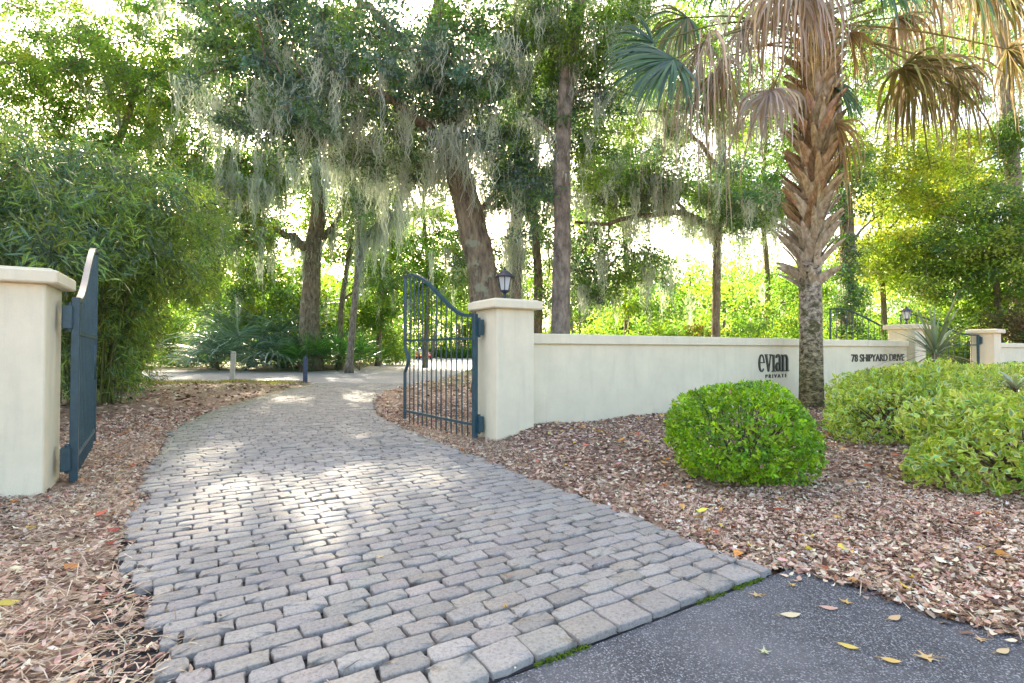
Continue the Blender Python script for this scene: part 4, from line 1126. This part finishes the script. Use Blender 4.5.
# fronds: (pixel of blade base, depth, out direction px, length, colours, gravity, leaf count, spread, label)
crown = at(815, 20, PD)
FRONDS = [
 # px, py, dY, dir(x,y,z), L, cols, grav, n, spread, mat, width, petiole colour
 (676, 56, -1.2, (-.85, -.1, -.5), 1.5, GREENP, .35, 38, 1.35, 'palm_leaf', .06),
 (655, 40, -.2, (-.9, .1, -.1), 1.2, GREENP, .4, 30, 1.4, 'palm_leaf', .055),
 (706, 40, -.8, (-.4, -.2, -.7), 3.0, GREYP + DEADP[:2], 2.3, 46, 1.3, 'dead_frond', .045),
 (724, 56, -.3, (-.25, .1, -.9), 2.9, TANP + DEADP, 2.3, 34, 1.2, 'dead_frond', .045),
 (716, 70, .3, (.2, .2, -.8), 1.3, GREENP + OLIVEP, .9, 20, 1.2, 'palm_leaf', .045),
 (745, 22, -.2, (-.3, -.1, -.8), 1.7, GREYP, 2.2, 30, 1.3, 'dead_frond', .04),
 (690, 14, .5, (-.7, .1, -.4), 1.5, OLIVEP + GREENP, 1.0, 32, 1.4, 'palm_leaf', .05),
 (958, 66, -.5, (.4, -.1, -.8), 1.7, DEADP + OLIVEP, 1.9, 34, 1.4, 'dead_frond', .045),
 (900, 14, .4, (.5, .1, -.7), 1.3, DEADP, 1.8, 30, 1.4, 'dead_frond', .04),
 (852, 30, -.4, (.4, -.2, -.8), 1.5, TANP + GREENP[:1], 1.9, 28, 1.3, 'dead_frond', .04),
 (1012, 46, -.3, (.5, -.1, -.7), 1.9, OLIVEP + TANP, 1.6, 36, 1.5, 'dead_frond', .05),
 (772, 88, -.6, (-.35, -.2, -.8), 1.35, GREYP, 1.5, 40, 1.5, 'dead_frond', .035),
 (778, 80, .4, (-.35, .2, -.8), 1.2, DEADP, 1.5, 26, 1.4, 'dead_frond', .04),
 (803, -25, -.8, (-.1, -.3, -.9), 2.0, DEADP + GREYP, 1.8, 46, 1.5, 'dead_frond', .045),
 (783, -20, -.4, (-.2, -.3, -.9), 2.1, DEADP + TANP, 1.8, 34, 1.4, 'dead_frond', .045),
 (838, 122, -.3, (.3, -.2, -.9), 1.6, TANP, 1.8, 26, 1.2, 'dead_frond', .04),
 (836, 84, -.2, (.8, -.1, -.5), 1.05, GREENP, .9, 26, 1.1, 'palm_leaf', .05),
 (905, 66, -.3, (.7, -.1, -.3), 1.9, OLIVEP, 1.3, 44, 1.7, 'dead_frond', .055),
 (925, 64, .2, (.5, .2, -.6), 1.8, OLIVEP + DEADP, 1.5, 34, 1.5, 'dead_frond', .05),
 (880, -28, -.5, (.8, -.2, -.1), 1.5, GREENP, .7, 36, 1.5, 'palm_leaf', .05),
 (930, -30, -.2, (.6, 0, -.4), 1.9, GREYP + DEADP, 1.5, 40, 1.5, 'dead_frond', .045),
 (965, -35, -.7, (.8, -.1, -.2), 1.6, GREENP + OLIVEP, .8, 36, 1.6, 'palm_leaf', .05),
 (990, -20, .0, (.7, .1, -.5), 2.3, OLIVEP + TANP, 1.3, 40, 1.4, 'dead_frond', .05),
 (1040, -20, .3, (.8, .1, -.3), 1.6, GREENP, .8, 34, 1.5, 'palm_leaf', .05),
 (740, -40, .6, (-.8, .2, -.1), 1.5, GREENP, .6, 34, 1.5, 'palm_leaf', .05),
 (690, -40, -.2, (-.9, -.1, .1), 1.4, GREENP, .6, 34, 1.5, 'palm_leaf', .05),
 (780, -110, -.4, (-.4, -.2, .8), 1.4, GREENP, .5, 34, 1.6, 'palm_leaf', .05),
 (850, -120, .3, (.4, .3, .8), 1.4, GREENP, .5, 34, 1.6, 'palm_leaf', .05),
 (815, -60, -2.0, (0, -1, -.1), 1.5, GREENP, .6, 34, 1.5, 'palm_leaf', .05),
 (815, -60, 2.2, (0, 1, -.1), 1.5, GREENP, .6, 34, 1.5, 'palm_leaf', .05),
]
for (px, py, dY, dr_, L, cols, grav, n, spr, mt, wd_) in FRONDS:
    hst = at(px, py, PD + dY)
    fr = Geo()
    st_ = crown + np.array([np.sign(px - 815) * .15, np.sign(dY) * .1, rng.uniform(-.5, .3)])
    dead = mt == 'dead_frond'
    mid = (st_ + hst) / 2 + np.array([0, 0, .12 if dead else .3])
    q = smooth_pts([st_, mid, hst], 10)
    fr.tube(q, np.linspace(.028, .014, len(q)), 5, tint=(.30, .26, .12) if dead else (.14, .17, .05), cap=False)
    m_ = len(fr.v)
    fan(fr, hst, dr_, L, int(n * 1.7), spr, grav, cols, wd_ * 1.1, K=9, jit=.34 if dead else .1, lenvar=.22 if dead else .08, roll=rng.uniform(-.4, .4) if dead else rng.uniform(.8, 1.3) * np.sign(815.5 - px))
    fr.build('frond', M[mt], palm, pb0)

def fan_palm(label, x, y, nf, pet, L, cols, group, name='fan_palm', lo=.15, hi=1.25, grav=.55, leaf_n=26, wd=.06):
    b = np.array([x, y, float(ground_h(x, y))])
    t = thing(name, label, 'palm plant', b, group)
    for i in range(nf):
        a = i * 2.39996 + rng.normal() * .2; el = lo + (hi - lo) * (i / nf) + rng.normal() * .08
        d = np.array([cos(a) * cos(el), sin(a) * cos(el), sin(el)])
        h = b + d * pet * rng.uniform(.75, 1.1) + np.array([0, 0, .05])
        g = Geo()
        g.tube(smooth_pts([b, (b + h) / 2 + np.array([0, 0, .12]), h], 6), .014, 4, tint=(.10, .14, .05), cap=False)
        dd = d * np.array([1, 1, .6])
        fan(g, h, dd, L * rng.uniform(.85, 1.15), leaf_n, 1.7, grav, cols, wd, K=6)
        g.build('frond', M['palm_leaf'], t, b)
    return t
BLUEP = [(.19, .33, .28), (.16, .28, .20), (.27, .40, .35), (.15, .27, .18)]
VIVID = [(.09, .27, .055), (.12, .31, .07), (.08, .22, .06)]
f0 = fan_palm('blue-green fan palm at the left of the row across the street', -20.0, 35.0, 16, 1.9, 1.9, BLUEP, 'fan palms across the street')
dup(f0, (-18.0, 34.6, .02), 1.3, 1.45, 'large drooping fan palm directly behind the white post')
dup(f0, (-17.2, 38.2, .02), 2.4, 2.1, 'tallest fan palm, left of the stout oak trunk')
dup(f0, (-15.2, 34.6, .02), 3.9, 1.15, 'fan palm with pale spread leaves between the two posts')
dup(f0, (-19.9, 39.4, .02), 5.1, 2.0, 'dark fan palm at the back of the row')
f1 = fan_palm('bright green palmetto at the foot of the stout oak', -12.9, 32.9, 14, 1.7, 1.5, VIVID, 'bright palmettos under the oak', 'saw_palmetto', .4, 1.4, .3, 20, .06)
dup(f1, (-11.5, 33.8, .02), 1.0, 1.15, 'bright green palmetto between the stout oak and the ochre trunk')
dup(f1, (-10.3, 34.6, .02), 2.2, .95, 'bright green palmetto right at the ochre trunk')
dup(f1, (-13.9, 34.0, .02), 4.0, .85, 'small bright palmetto left of the stout oak')

# ------------------------------------------------------------------ clipped shrubs by the wall
def clipped(name, label, x, y, rx, ry, z0, rz, nl, L, W, cols, edge=None, group=None, rough=.08, lumps=5, thick=.22, brown=.0, gapn=.35):
    b = np.array([x, y, float(ground_h(x, y))])
    t = thing(name, label, 'shrub', b, group)
    d = unit(rng.normal(size=(nl, 3)))
    ph = rng.uniform(0, 6, (lumps, 3)); fr_ = rng.uniform(2.0, 4.5, (lumps, 3))
    lump = np.zeros(nl)
    for i in range(lumps): lump += np.sin(d[:, 0] * fr_[i, 0] + ph[i, 0]) * np.sin(d[:, 1] * fr_[i, 1] + ph[i, 1]) * np.sin(d[:, 2] * fr_[i, 2] + ph[i, 2])
    fine = np.sin(d[:, 0] * 13 + ph[0, 0]) * np.sin(d[:, 1] * 12 + ph[0, 1]) * np.sin(d[:, 2] * 14 + ph[0, 2])
    r = 1 + rough * lump + rough * .5 * fine - rng.random(nl) ** 2 * thick + rng.normal(size=nl) * .012
    r = r / (np.abs(d) ** 2.25).sum(1) ** (1 / 2.25) * .99 + (rng.random(nl) < .03) * np.minimum(rng.exponential(.03, nl), .07)
    cen = b + np.array([0, 0, z0]) + d * r[:, None] * np.array([rx, ry, rz])
    cl_ = np.floor(cen / .13 + .5).astype(int); hg = ((cl_[:, 0] * 92837111 ^ cl_[:, 1] * 689287499 ^ cl_[:, 2] * 283923481) % 1000) / 1000.0
    ok = (cen[:, 2] > b[2] + .03) & ((hg > gapn * .6) | (rng.random(nl) < .25))
    cen = cen[ok]; d = d[ok]; n = len(cen)
    dirs = unit(d * .7 + rng.normal(size=(n, 3)) * .65 + np.array([0, 0, .35]))
    nr = unit(d * .8 + rng.normal(size=(n, 3)) * .5 + np.array([0, 0, .8]))
    cell = np.floor(cen / .10).astype(int); hh = (cell[:, 0] * 73856093 ^ cell[:, 1] * 19349663 ^ cell[:, 2] * 83492791) % 997
    pal = palette(997, cols, .16, .04); tint = pal[hh] * (1 + rng.normal(size=(n, 1)) * .16)
    bi = rng.random(n) < brown; tint[bi] = np.array([.34, .20, .13]) * rng.uniform(.7, 1.3, (int(bi.sum()), 1))
    s = rng.uniform(.7, 1.25, n)
    g = Geo(); g.leaves(cen, dirs, nr, L * s, W * s, np.clip(tint, .01, .8), .22)
    if edge is not None:           # pale leaf margins: a slightly smaller green leaf lies on a cream one
        nn = unit(nr)
        g.leaves(cen + nn * .004, dirs, nr, L * s * .74, W * s * .58, palette(n, edge, .2, .05), .22)
    g.build('foliage', M['shrub_leaf'], t, b)
    g = Geo()
    for i in range(26):
        a = rng.uniform(0, 2 * pi); el = rng.uniform(.1, 1.3); e = np.array([cos(a) * cos(el) * rx, sin(a) * cos(el) * ry, z0 + sin(el) * rz * .9]) * .93
        q = smooth_pts([b + np.array([cos(a) * .08, sin(a) * .08, -.03]), b + e * np.array([.45, .45, .4]), b + e], 6)
        g.tube(q, np.linspace(.016, .005, len(q)), 5)
    g.build('stems', M['twig'], t, b)
    return t
BOX = [(.20, .42, .02), (.28, .50, .025), (.13, .31, .03), (.34, .54, .03)]
clipped('boxwood_bush', 'round clipped bright-green bush in front of the lettered wall', 2.43, 5.5, .74, .78, .45, .57, 13500, .052, .030, BOX, rough=.05, thick=.34, brown=.008)
VAR = [(.66, .78, .16), (.76, .84, .28), (.60, .74, .12), (.50, .68, .18)]
VIN = [(.34, .52, .07), (.46, .60, .10), (.20, .40, .07), (.26, .44, .24)]
clipped('variegated_shrub', 'large variegated shrub at the foot of the palm, behind the nearer one', 5.95, 7.75, 1.15, .95, .42, .67, 8500, .095, .05, VAR, VIN, 'variegated cream and green shrubs', .09, thick=.3)
clipped('variegated_shrub', 'nearest variegated shrub at the right edge with leaves over the litter', 5.45, 5.35, 1.28, .95, .40, .60, 9500, .095, .05, VAR, VIN, 'variegated cream and green shrubs', .10, thick=.3, brown=.01)
clipped('variegated_shrub', 'variegated shrub in front of the yucca, farther back by the wall', 8.4, 9.2, 1.6, 1.1, .45, .70, 7000, .09, .045, VAR, VIN, 'variegated cream and green shrubs', .07)
clipped('variegated_shrub', 'yellowest variegated shrub touching the right side of the palm', 6.75, 9.2, .7, .6, .4, .66, 3500, .085, .042, [(.5, .5, .1), (.55, .55, .14)], VIN, 'variegated cream and green shrubs', .07)
clipped('green_hedge', 'smooth darker green hedge at the right edge below the plain pillar', 10.9, 10.6, 2.2, .8, .5, .62, 8000, .06, .03, BOX, None, None, .04)

# yucca
yb = np.array([11.15, 13.5, 0]); yb[2] = ground_h(yb[0], yb[1])
t = thing('yucca', 'spiky silver-green yucca in front of the small-lamp pillar', 'plant', yb)
g = Geo(); n = 78
a = rng.uniform(0, 2 * pi, n); el = rng.uniform(-.3, 1.3, n)
d = np.stack([np.cos(a) * np.cos(el), np.sin(a) * np.cos(el), np.sin(el)], 1)
K = 6; Ls = rng.uniform(1.0, 1.8, n); P = np.zeros((n, K, 3)); P[:, 0] = yb + np.array([0, 0, 1.08]) + d * .06
cur = d.copy()
for k in range(1, K):
    P[:, k] = P[:, k - 1] + cur * (Ls / (K - 1))[:, None]; cur = unit(cur + np.array([0, 0, -.12]))
k = np.linspace(0, 1, K); W = .055 * (.6 + 1.2 * k * (1 - k) * 2) * (1 - k ** 2) * np.ones((n, 1)) + .002
S = unit(np.cross(d, np.array([0, 0, 1.0])))[:, None, :]
g.ribbons(P, W, S, palette(n, [(.20, .26, .20), (.28, .33, .28), (.14, .20, .12), (.34, .36, .28)], .15))
g.build('leaves', M['palm_leaf'], t, yb)
g = Geo(); g.tube([yb + np.array([0, 0, -.05]), yb + np.array([0, 0, .5]), yb + np.array([0, 0, 1.12])], [.11, .10, .07], 8, wob=.05); g.build('stem', M['oak_bark'], t, yb)
# strappy plant
sb_ = np.array([8.05, 8.2, 0]); sb_[2] = ground_h(8.05, 8.2)
t = thing('strap_leaf_plant', 'small pale plant with strap leaves on the hedge line', 'plant', sb_)
g = Geo(); n = 30; a = rng.uniform(0, 2 * pi, n); el = rng.uniform(.25, 1.2, n)
d = np.stack([np.cos(a) * np.cos(el), np.sin(a) * np.cos(el), np.sin(el)], 1); P = np.zeros((n, K, 3)); P[:, 0] = sb_ + np.array([0, 0, .75]); cur = d.copy()
for k in range(1, K):
    P[:, k] = P[:, k - 1] + cur * .10; cur = unit(cur + np.array([0, 0, -.3]))
k = np.linspace(0, 1, K); W = .06 * (1 - k ** 2) * np.ones((n, 1)) + .002
g.ribbons(P, W, unit(np.cross(d, np.array([0, 0, 1.0])))[:, None, :], palette(n, [(.36, .42, .28), (.45, .48, .36)], .15)); g.build('leaves', M['palm_leaf'], t, sb_)
g = Geo(); g.tube([sb_, sb_ + np.array([0, 0, .4]), sb_ + np.array([0, 0, .78])], [.04, .035, .03], 6); g.build('stem', M['twig'], t, sb_)

# ------------------------------------------------------------------ posts
def post(x, y, h, w_, mat, label, lean):
    t = thing('bollard', label, 'bollard', (x, y, 0), 'posts at the end of the drive', .35)
    g = Geo()
    g.box((-w_, -w_, -.1), (w_, w_, h - .04), bev=.012); o = g.build('shaft', mat, t)
    g = Geo(); P = np.array([(-w_, -w_, h - .037), (w_, -w_, h - .037), (w_, w_, h - .037), (-w_, w_, h - .037), (-w_ * .5, -w_ * .5, h + .02), (w_ * .5, -w_ * .5, h + .02), (w_ * .5, w_ * .5, h + .02), (-w_ * .5, w_ * .5, h + .02)])
    g.add(P, (1, 1, 1), [(0, 1, 5, 4), (1, 2, 6, 5), (2, 3, 7, 6), (3, 0, 4, 7), (4, 5, 6, 7), (3, 2, 1, 0)]); g.build('post_cap', mat, t)
    t.rotation_euler = (0, lean, .35)
post(-8.55, 21.2, 1.12, .085, M['blue_post'], 'dark blue square post at the end of the drive', 0)
post(-13.0, 23.8, 1.32, .10, M['white_post'], 'weathered white post standing left of the blue one', R(2.5))

# ------------------------------------------------------------------ parked car far up the street
def car(x, y, rz, label):
    t = thing('parked_car', label, 'car', (x, y, 0.012), None, rz)
    st_ = [(-2.1, .45, .82), (-2.05, .85, .86), (-1.3, .98, .9), (1.0, .98, .9), (2.0, .82, .85), (2.15, .5, .8)]
    g = Geo(); P = []; 
    prof = [(-2.12, .35, .55), (-2.08, .35, .86), (-1.95, .33, .95), (-.9, .32, 1.0), (.9, .32, .98), (1.9, .33, .84), (2.12, .36, .68), (2.14, .38, .5)]
    wv = [.74, .80, .83, .86, .86, .82, .76, .70]
    for (xx, zl, zh), hw in zip(prof, wv):
        P += [(xx, -hw, zl), (xx, -hw * 1.02, (zl + zh) / 2), (xx, -hw * .94, zh), (xx, hw * .94, zh), (xx, hw * 1.02, (zl + zh) / 2), (xx, hw, zl)]
    idx = np.arange(48).reshape(8, 6)
    F = np.stack([idx[:-1], np.roll(idx, -1, 1)[:-1], np.roll(idx, -1, 1)[1:], idx[1:]], -1).reshape(-1, 4)
    F = np.vstack([F, [[0, 1, 4, 5]], [[1, 2, 3, 4]], [[47, 46, 43, 42]], [[46, 45, 44, 43]]])
    g.add(P, (1, 1, 1), F); g.build('body', M['red_car'], t, smooth=False)
    g = Geo(); Q = []
    for (xx, z, hw) in ((-1.7, .985, .76), (-1.15, 1.42, .60), (.25, 1.45, .60), (1.05, .985, .74)): Q += [(xx, -hw, z), (xx, hw, z)]
    g.add(Q, (1, 1, 1), [(0, 1, 3, 2), (2, 3, 5, 4), (4, 5, 7, 6), (0, 2, 4, 6), (1, 7, 5, 3)]); g.build('windows', M['dark_glass'], t)
    g = Geo(); g.box((-1.12, -.585, 1.425), (.24, .585, 1.475), bev=.015); g.build('roof', M['red_car'], t)
    for xx in (-1.35, 1.35):
        for yy in (-.80, .80):
            g = Geo(); g.tube([(xx, yy - .1, .32), (xx, yy + .1, .32)], .32, 16); wl = g.build('wheel', M['rubber'], t)
            g = Geo(); g.tube([(xx, yy - .105, .32), (xx, yy + .105, .32)], .19, 12); g.build('rim', M['chrome'], wl)
    for yy in (-.55, .55):
        g = Geo(); g.box((2.10, yy - .14, .58), (2.165, yy + .14, .72), bev=.01); g.build('headlight', M['chrome'], t)
car(-13.2, 76, R(-70), 'small red car parked far up the street, seen through the gate bars')

# ------------------------------------------------------------------ leaf litter, needles, grass
LIT = [(.47, .33, .25), (.54, .41, .32), (.30, .18, .13), (.57, .47, .37), (.10, .06, .045), (.50, .34, .26), (.36, .22, .16), (.62, .54, .43), (.18, .11, .08)]
def litter_pts(n, xr, yr, keep):
    x = rng.uniform(*xr, n); y = rng.uniform(*yr, n); k = keep(x, y); return x[k], y[k]
def bed_keep(x, y):
    u, v = to_uv(x, y); s, t = drive_t(x, y)
    edge = HALF + rng.normal(size=x.shape) * .10 - .05
    stray = rng.random(x.shape)
    on = (t < edge) & (t > tl(s) + .05 + rng.normal(size=x.shape) * .09) & (s > 0) & (s < L1 + L2 + L3)
    ap = (v < V0 + .02) & (u > -.42) & (u < 3.26 + .16 * np.maximum(0, 1.9 - v) + rng.normal(size=x.shape) * .07)
    wl = (np.abs(v - 6.85) < .17) & ((u < -1.1) | (u > 3.7))
    r = np.hypot(x, y)
    return ~on & ~ap & ~in_poly(x, y, SP) & ~wl & (rng.random(x.shape) < np.clip(7.0 / np.maximum(r, 1), .10, 1)) & (y > -.3 * np.abs(x) + .3)
g = Geo()
def scatter(n, xr, yr, L, W, cols, lift=.012, tilt=.45, keep=bed_keep, g=g, var=.2):
    x, y = litter_pts(n, xr, yr, keep); m = len(x)
    z = ground_h(x, y) + rng.uniform(0, lift, m)
    a = rng.uniform(0, 2 * pi, m)
    d = np.stack([np.cos(a), np.sin(a), rng.normal(size=m) * tilt * .5], 1)
    nr = unit(np.stack([rng.normal(size=m) * tilt, rng.normal(size=m) * tilt, np.ones(m)], 1))
    s = rng.uniform(.55, 1.25, m) * np.clip(np.hypot(x, y) / 9, 1, 1.8)
    sd_ = unit(np.cross(d, nr)); nn = np.cross(sd_, d); d = unit(d)
    K = 4; k = np.array([-.5, -.17, .2, .5]); curl = rng.uniform(-.1, .5, (m, 1, 1)); tw = rng.normal(size=(m, 1, 1)) * .12
    c = np.stack([x, y, z + .012], 1)
    P = c[:, None, :] + d[:, None, :] * (k[None, :, None] * (L * s)[:, None, None]) + nn[:, None, :] * ((4 * k ** 2)[None, :, None] * curl * (L * s)[:, None, None] * .5) + sd_[:, None, :] * (np.sin(k * 5)[None, :, None] * tw * (L * s)[:, None, None])
    P[..., 2] = np.maximum(P[..., 2], (ground_h(x, y) + .003)[:, None])
    Wd = (W * s)[:, None] * np.array([.12, .92, .95, .06]) * rng.uniform(.6, 1.15, (m, 1))
    g.ribbons(P, Wd, unit(sd_[:, None, :] + nn[:, None, :] * (np.array([.5, .1, -.2, -.5])[None, :, None] * rng.normal(size=(m, 1, 1)))), np.clip(palette(m, cols, var, .05) * 1.28, 0, .85))
scatter(130000, (0, 16), (.8, 13), .062, .033, LIT)
scatter(60000, (1.2, 5), (1.2, 5), .052, .028, LIT)
scatter(9000, (1.6, 5), (.5, 3.6), .055, .03, LIT + [(.62, .52, .40)] * 3, lift=.03)
scatter(90000, (-8, 0), (.8, 12), .058, .027, LIT)
scatter(20000, (-16, 16), (10, 24), .10, .05, LIT)
scatter(1400, (0, 14), (1, 11), .085, .05, [(.55, .24, .06), (.62, .42, .08), (.50, .14, .08), (.60, .34, .12)], lift=.03)
scatter(500, (-8, 0), (1, 10), .08, .045, [(.50, .20, .06), (.55, .40, .10), (.40, .10, .06)], lift=.03)
def on_drive(x, y):
    s, t = drive_t(x, y); return (np.abs(t) < HALF - .05) & (s > 0) & (s < 12) & (rng.random(x.shape) < .12 + .88 * np.abs(t / HALF) ** 6)
x, y = litter_pts(16000, (-8, 3), (1.2, 13), on_drive); m = len(x)
c = np.stack([x, y, rng.uniform(.026, .044, m)], 1); a = rng.uniform(0, 2 * pi, m)
g.leaves(c, np.stack([np.cos(a), np.sin(a), rng.normal(size=m) * .2], 1), unit(rng.normal(size=(m, 3)) * .4 + np.array([0, 0, 1.0])), rng.uniform(.008, .035, m), rng.uniform(.004, .014, m), palette(m, LIT, .2))
ll = tag(g.build('leaf_litter', M['litter']), 'pinkish brown fallen leaves carpeting the beds', 'leaf litter', kind='stuff')
# needles and straw at the left
g = Geo()
def straw(n, xr, yr, keep, L=(.10, .24), cols=((.55, .46, .34), (.48, .38, .27), (.62, .55, .43), (.36, .27, .19))):
    x, y = litter_pts(n, xr, yr, keep); m = len(x)
    a = rng.normal(size=m) * .9 + .5; ln = rng.uniform(*L, m)
    K = 3; P = np.zeros((m, K, 3)); k = np.linspace(-.5, .5, K)
    P[..., 0] = x[:, None] + np.cos(a)[:, None] * ln[:, None] * k; P[..., 1] = y[:, None] + np.sin(a)[:, None] * ln[:, None] * k
    z = ground_h(x, y) + rng.uniform(.012, .04, m); P[..., 2] = z[:, None] + rng.normal(size=(m, 1)) * ln[:, None] * .12 * np.sign(k) + .01 * (1 - np.abs(k) * 2)
    S = np.stack([-np.sin(a), np.cos(a), 0 * a], 1)[:, None, :]
    g.ribbons(P, np.full((m, K), .0045), S, palette(m, cols, .15, .03))
straw(14000, (0, 14), (1.2, 12), bed_keep, (.04, .10), ((.50, .40, .29), (.30, .20, .14), (.16, .10, .07), (.60, .52, .40)))
straw(30000, (-6, 0), (.8, 9), bed_keep, (.07, .17))
straw(16000, (0, 6), (1.2, 8), lambda x, y: bed_keep(x, y) & (np.abs(np.abs(drive_t(x, y)[1]) - HALF) < .5), (.05, .12))
tag(g.build('pine_straw', M['litter']), 'pale dry pine needles lying along the drive edges', 'pine straw', kind='stuff')
# grass along the street edge
g = Geo()
def grass(n, xr, yr, keep, h=(.08, .22), wd_=.012, cols=((.12, .20, .04), (.18, .26, .05), (.24, .28, .08), (.10, .16, .04))):
    x, y = litter_pts(n, xr, yr, keep); m = len(x)
    z = np.maximum(ground_h(x, y), 0) - .01; a = rng.uniform(0, 2 * pi, m); ln = rng.uniform(*h, m)
    K = 3; k = np.linspace(0, 1, K); P = np.zeros((m, K, 3)); b = rng.uniform(.1, .6, m)
    P[..., 0] = x[:, None] + np.cos(a)[:, None] * ln[:, None] * b[:, None] * k ** 1.7; P[..., 1] = y[:, None] + np.sin(a)[:, None] * ln[:, None] * b[:, None] * k ** 1.7
    P[..., 2] = z[:, None] + ln[:, None] * k
    S = np.stack([-np.sin(a), np.cos(a), 0 * a], 1)[:, None, :]
    g.ribbons(P, wd_ * (1 - .85 * k) * np.ones((m, 1)), S, palette(m, cols, .2, .05))
grass(9000, (-22, -8.8), (20.8, 22.8), lambda x, y: ~in_poly(x, y, SP) & (np.abs(drive_t(x, y)[1]) > HALF), h=(.04, .12), wd_=.02, cols=((.22, .25, .07), (.28, .30, .10), (.34, .32, .14)))
grass(9000, (-14.5, -9.5), (30, 34.5), lambda x, y: ~in_poly(x, y, SP), wd_=.03)
grass(6000, (-3, 6), (28, 44), lambda x, y: ~in_poly(x, y, SP), wd_=.03)
tag(g.build('grass', M['grass']), 'thin sunlit grass along the verge of the street', 'grass', kind='stuff')
# green moss along the asphalt seam and in the drive edge
g = Geo(); n = 1700
u = rng.uniform(.6, 3.25, n); v = V0 + rng.normal(size=n) * .010 - .008
den = (np.sin(u * 5.1 + .6) + .6 * np.sin(u * 13 + 2)) > .45
u, v = u[den], v[den]; m = len(u)
xy = DU[None] * u[:, None] + DV[None] * v[:, None]
c = np.column_stack([xy, rng.uniform(.006, .018, m)])
g.leaves(c, unit(rng.normal(size=(m, 3)) + np.array([0, 0, .6])), unit(rng.normal(size=(m, 3)) + np.array([0, 0, 1])), .016, .008, palette(m, [(.12, .22, .02), (.18, .28, .03), (.08, .15, .02)], .2))
tag(g.build('seam_moss', M['grass']), 'bright green moss in the seam between bricks and asphalt', 'moss', kind='stuff')

# ------------------------------------------------------------------ single leaves on the asphalt and bricks
def ground_xy(px, py): 
    Yd = 512 * CAM_H / (py - 350); return (px - 512) / 512 * Yd, Yd
def star_leaf(size, lobes, col, stem=True):
    g = Geo(); n = lobes * 4 + 1
    ang = np.linspace(-2.45, 2.45, lobes)
    V = [(0, 0, .006)]; F = []
    ring_ = []
    for i, a in enumerate(ang):
        r = 1 - .28 * abs(a) / 2.45
        for off, rr in ((-.30, .42), (-.10, .72), (0, 1.0), (.10, .72), (.30, .42)):
            ring_.append((a + off, rr * r))
    ring_ = [(a, r) for a, r in ring_]
    for a, r in ring_: V.append((cos(a) * r, sin(a) * r, .05 + .22 * r * r * rng.uniform(.2, 1)))
    m = len(ring_)
    F = [(0, i, i + 1) for i in range(1, m)]
    V = np.array(V) * size; V[:, 2] -= V[:, 2].min() - .004
    g.add(V, col, None, F)
    if stem: g.tube([(0, 0, .006), (-.5 * size, .05 * size, .012), (-.95 * size, .18 * size, .02)], .0022, 4, tint=(.4, .28, .12))
    return g
def oval_leaf(size, col):
    g = Geo(); K = 7; k = np.linspace(0, 1, K); P = np.zeros((1, K, 3)); P[0, :, 0] = (k - .5) * 2 * size; P[0, :, 2] = .008 + .10 * size * (2 * k - 1) ** 2
    W = np.sin(np.clip(k * .94 + .03, 0, 1) * pi)[None] * size * .75
    g.ribbons(P, W, np.array([[[0, 1.0, .15]]]), np.array([col])); g.tube([(-size, 0, .012), (-size * 1.4, .01, .006)], .002, 4, tint=(.4, .3, .15)); return g
YEL, TAN, PINK, BRN, CRM = (.66, .46, .16), (.58, .42, .24), (.58, .38, .30), (.38, .24, .11), (.68, .60, .40)
for (px, py, kind, sz, col, rz, lab) in [
    (755, 595, 's', .050, TAN, 2.8, 'tan star-shaped leaf on the asphalt beside the mossy brick seam'),
    (790, 585, 's', .036, YEL, .5, 'small yellow leaf near the brick corner, on the asphalt'),
    (797, 579, 'o', .040, PINK, 1.0, 'pale pinkish leaf at the very corner of bricks, asphalt and litter'),
    (788, 615, 'o', .055, CRM, .05, 'straight pale cream leaf lying alone in mid asphalt'),
    (826, 608, 'o', .045, PINK, -.3, 'oval pink-brown leaf in the upper middle of the asphalt'),
    (843, 602, 's', .045, YEL, .8, 'yellow leaf with a long stem just right of the pink oval leaf'),
    (884, 598, 's', .036, (.55, .28, .16), 2.0, 'rusty leaf on the asphalt close to the litter edge'),
    (891, 618, 'o', .048, TAN, .4, 'tan leaf lying below the rusty one'),
    (942, 616, 's', .062, BRN, 1.6, 'crumpled brown leaf at the edge where litter meets asphalt'),
    (762, 651, 's', .042, (.52, .58, .36), 1.2, 'pale greenish star leaf nearest the bottom of the asphalt'),
    (845, 646, 'o', .042, (.64, .50, .14), -.6, 'yellow and brown oval leaf in the lower middle of the asphalt'),
    (887, 660, 'o', .040, YEL, -.4, 'narrow yellow leaf close to the bottom edge'),
    (924, 657, 's', .066, (.64, .46, .22), 3.0, 'largest star-shaped tan leaf, low on the asphalt'),
    (977, 639, 's', .045, TAN, 2.7, 'star-shaped tan leaf near the right edge of the asphalt'),
    (998, 651, 'o', .042, (.62, .48, .28), .3, 'rightmost oval leaf on the asphalt'),
    (508, 581, 's', .032, (.50, .26, .12), .4, 'small orange-brown leaf on the bricks'),
    (505, 611, 's', .030, (.60, .36, .10), 1.9, 'tiny orange leaf on the bricks near the asphalt'),
    (381, 562, 's', .045, (.60, .46, .28), 2.3, 'dry tan leaf lying out in the middle of the bricks')]:
    x, y = ground_xy(px, py)
    gl = star_leaf(sz, 5, col) if kind == 's' else oval_leaf(sz, col)
    zz = .034 if px < 700 else .006
    o = gl.build('fallen_leaf', M['litter'], None, (0, 0, 0)); o.location = (x, y, zz); o.rotation_euler = (0, 0, rz)
    tag(o, lab, 'leaf', 'single fallen leaves on the paving')
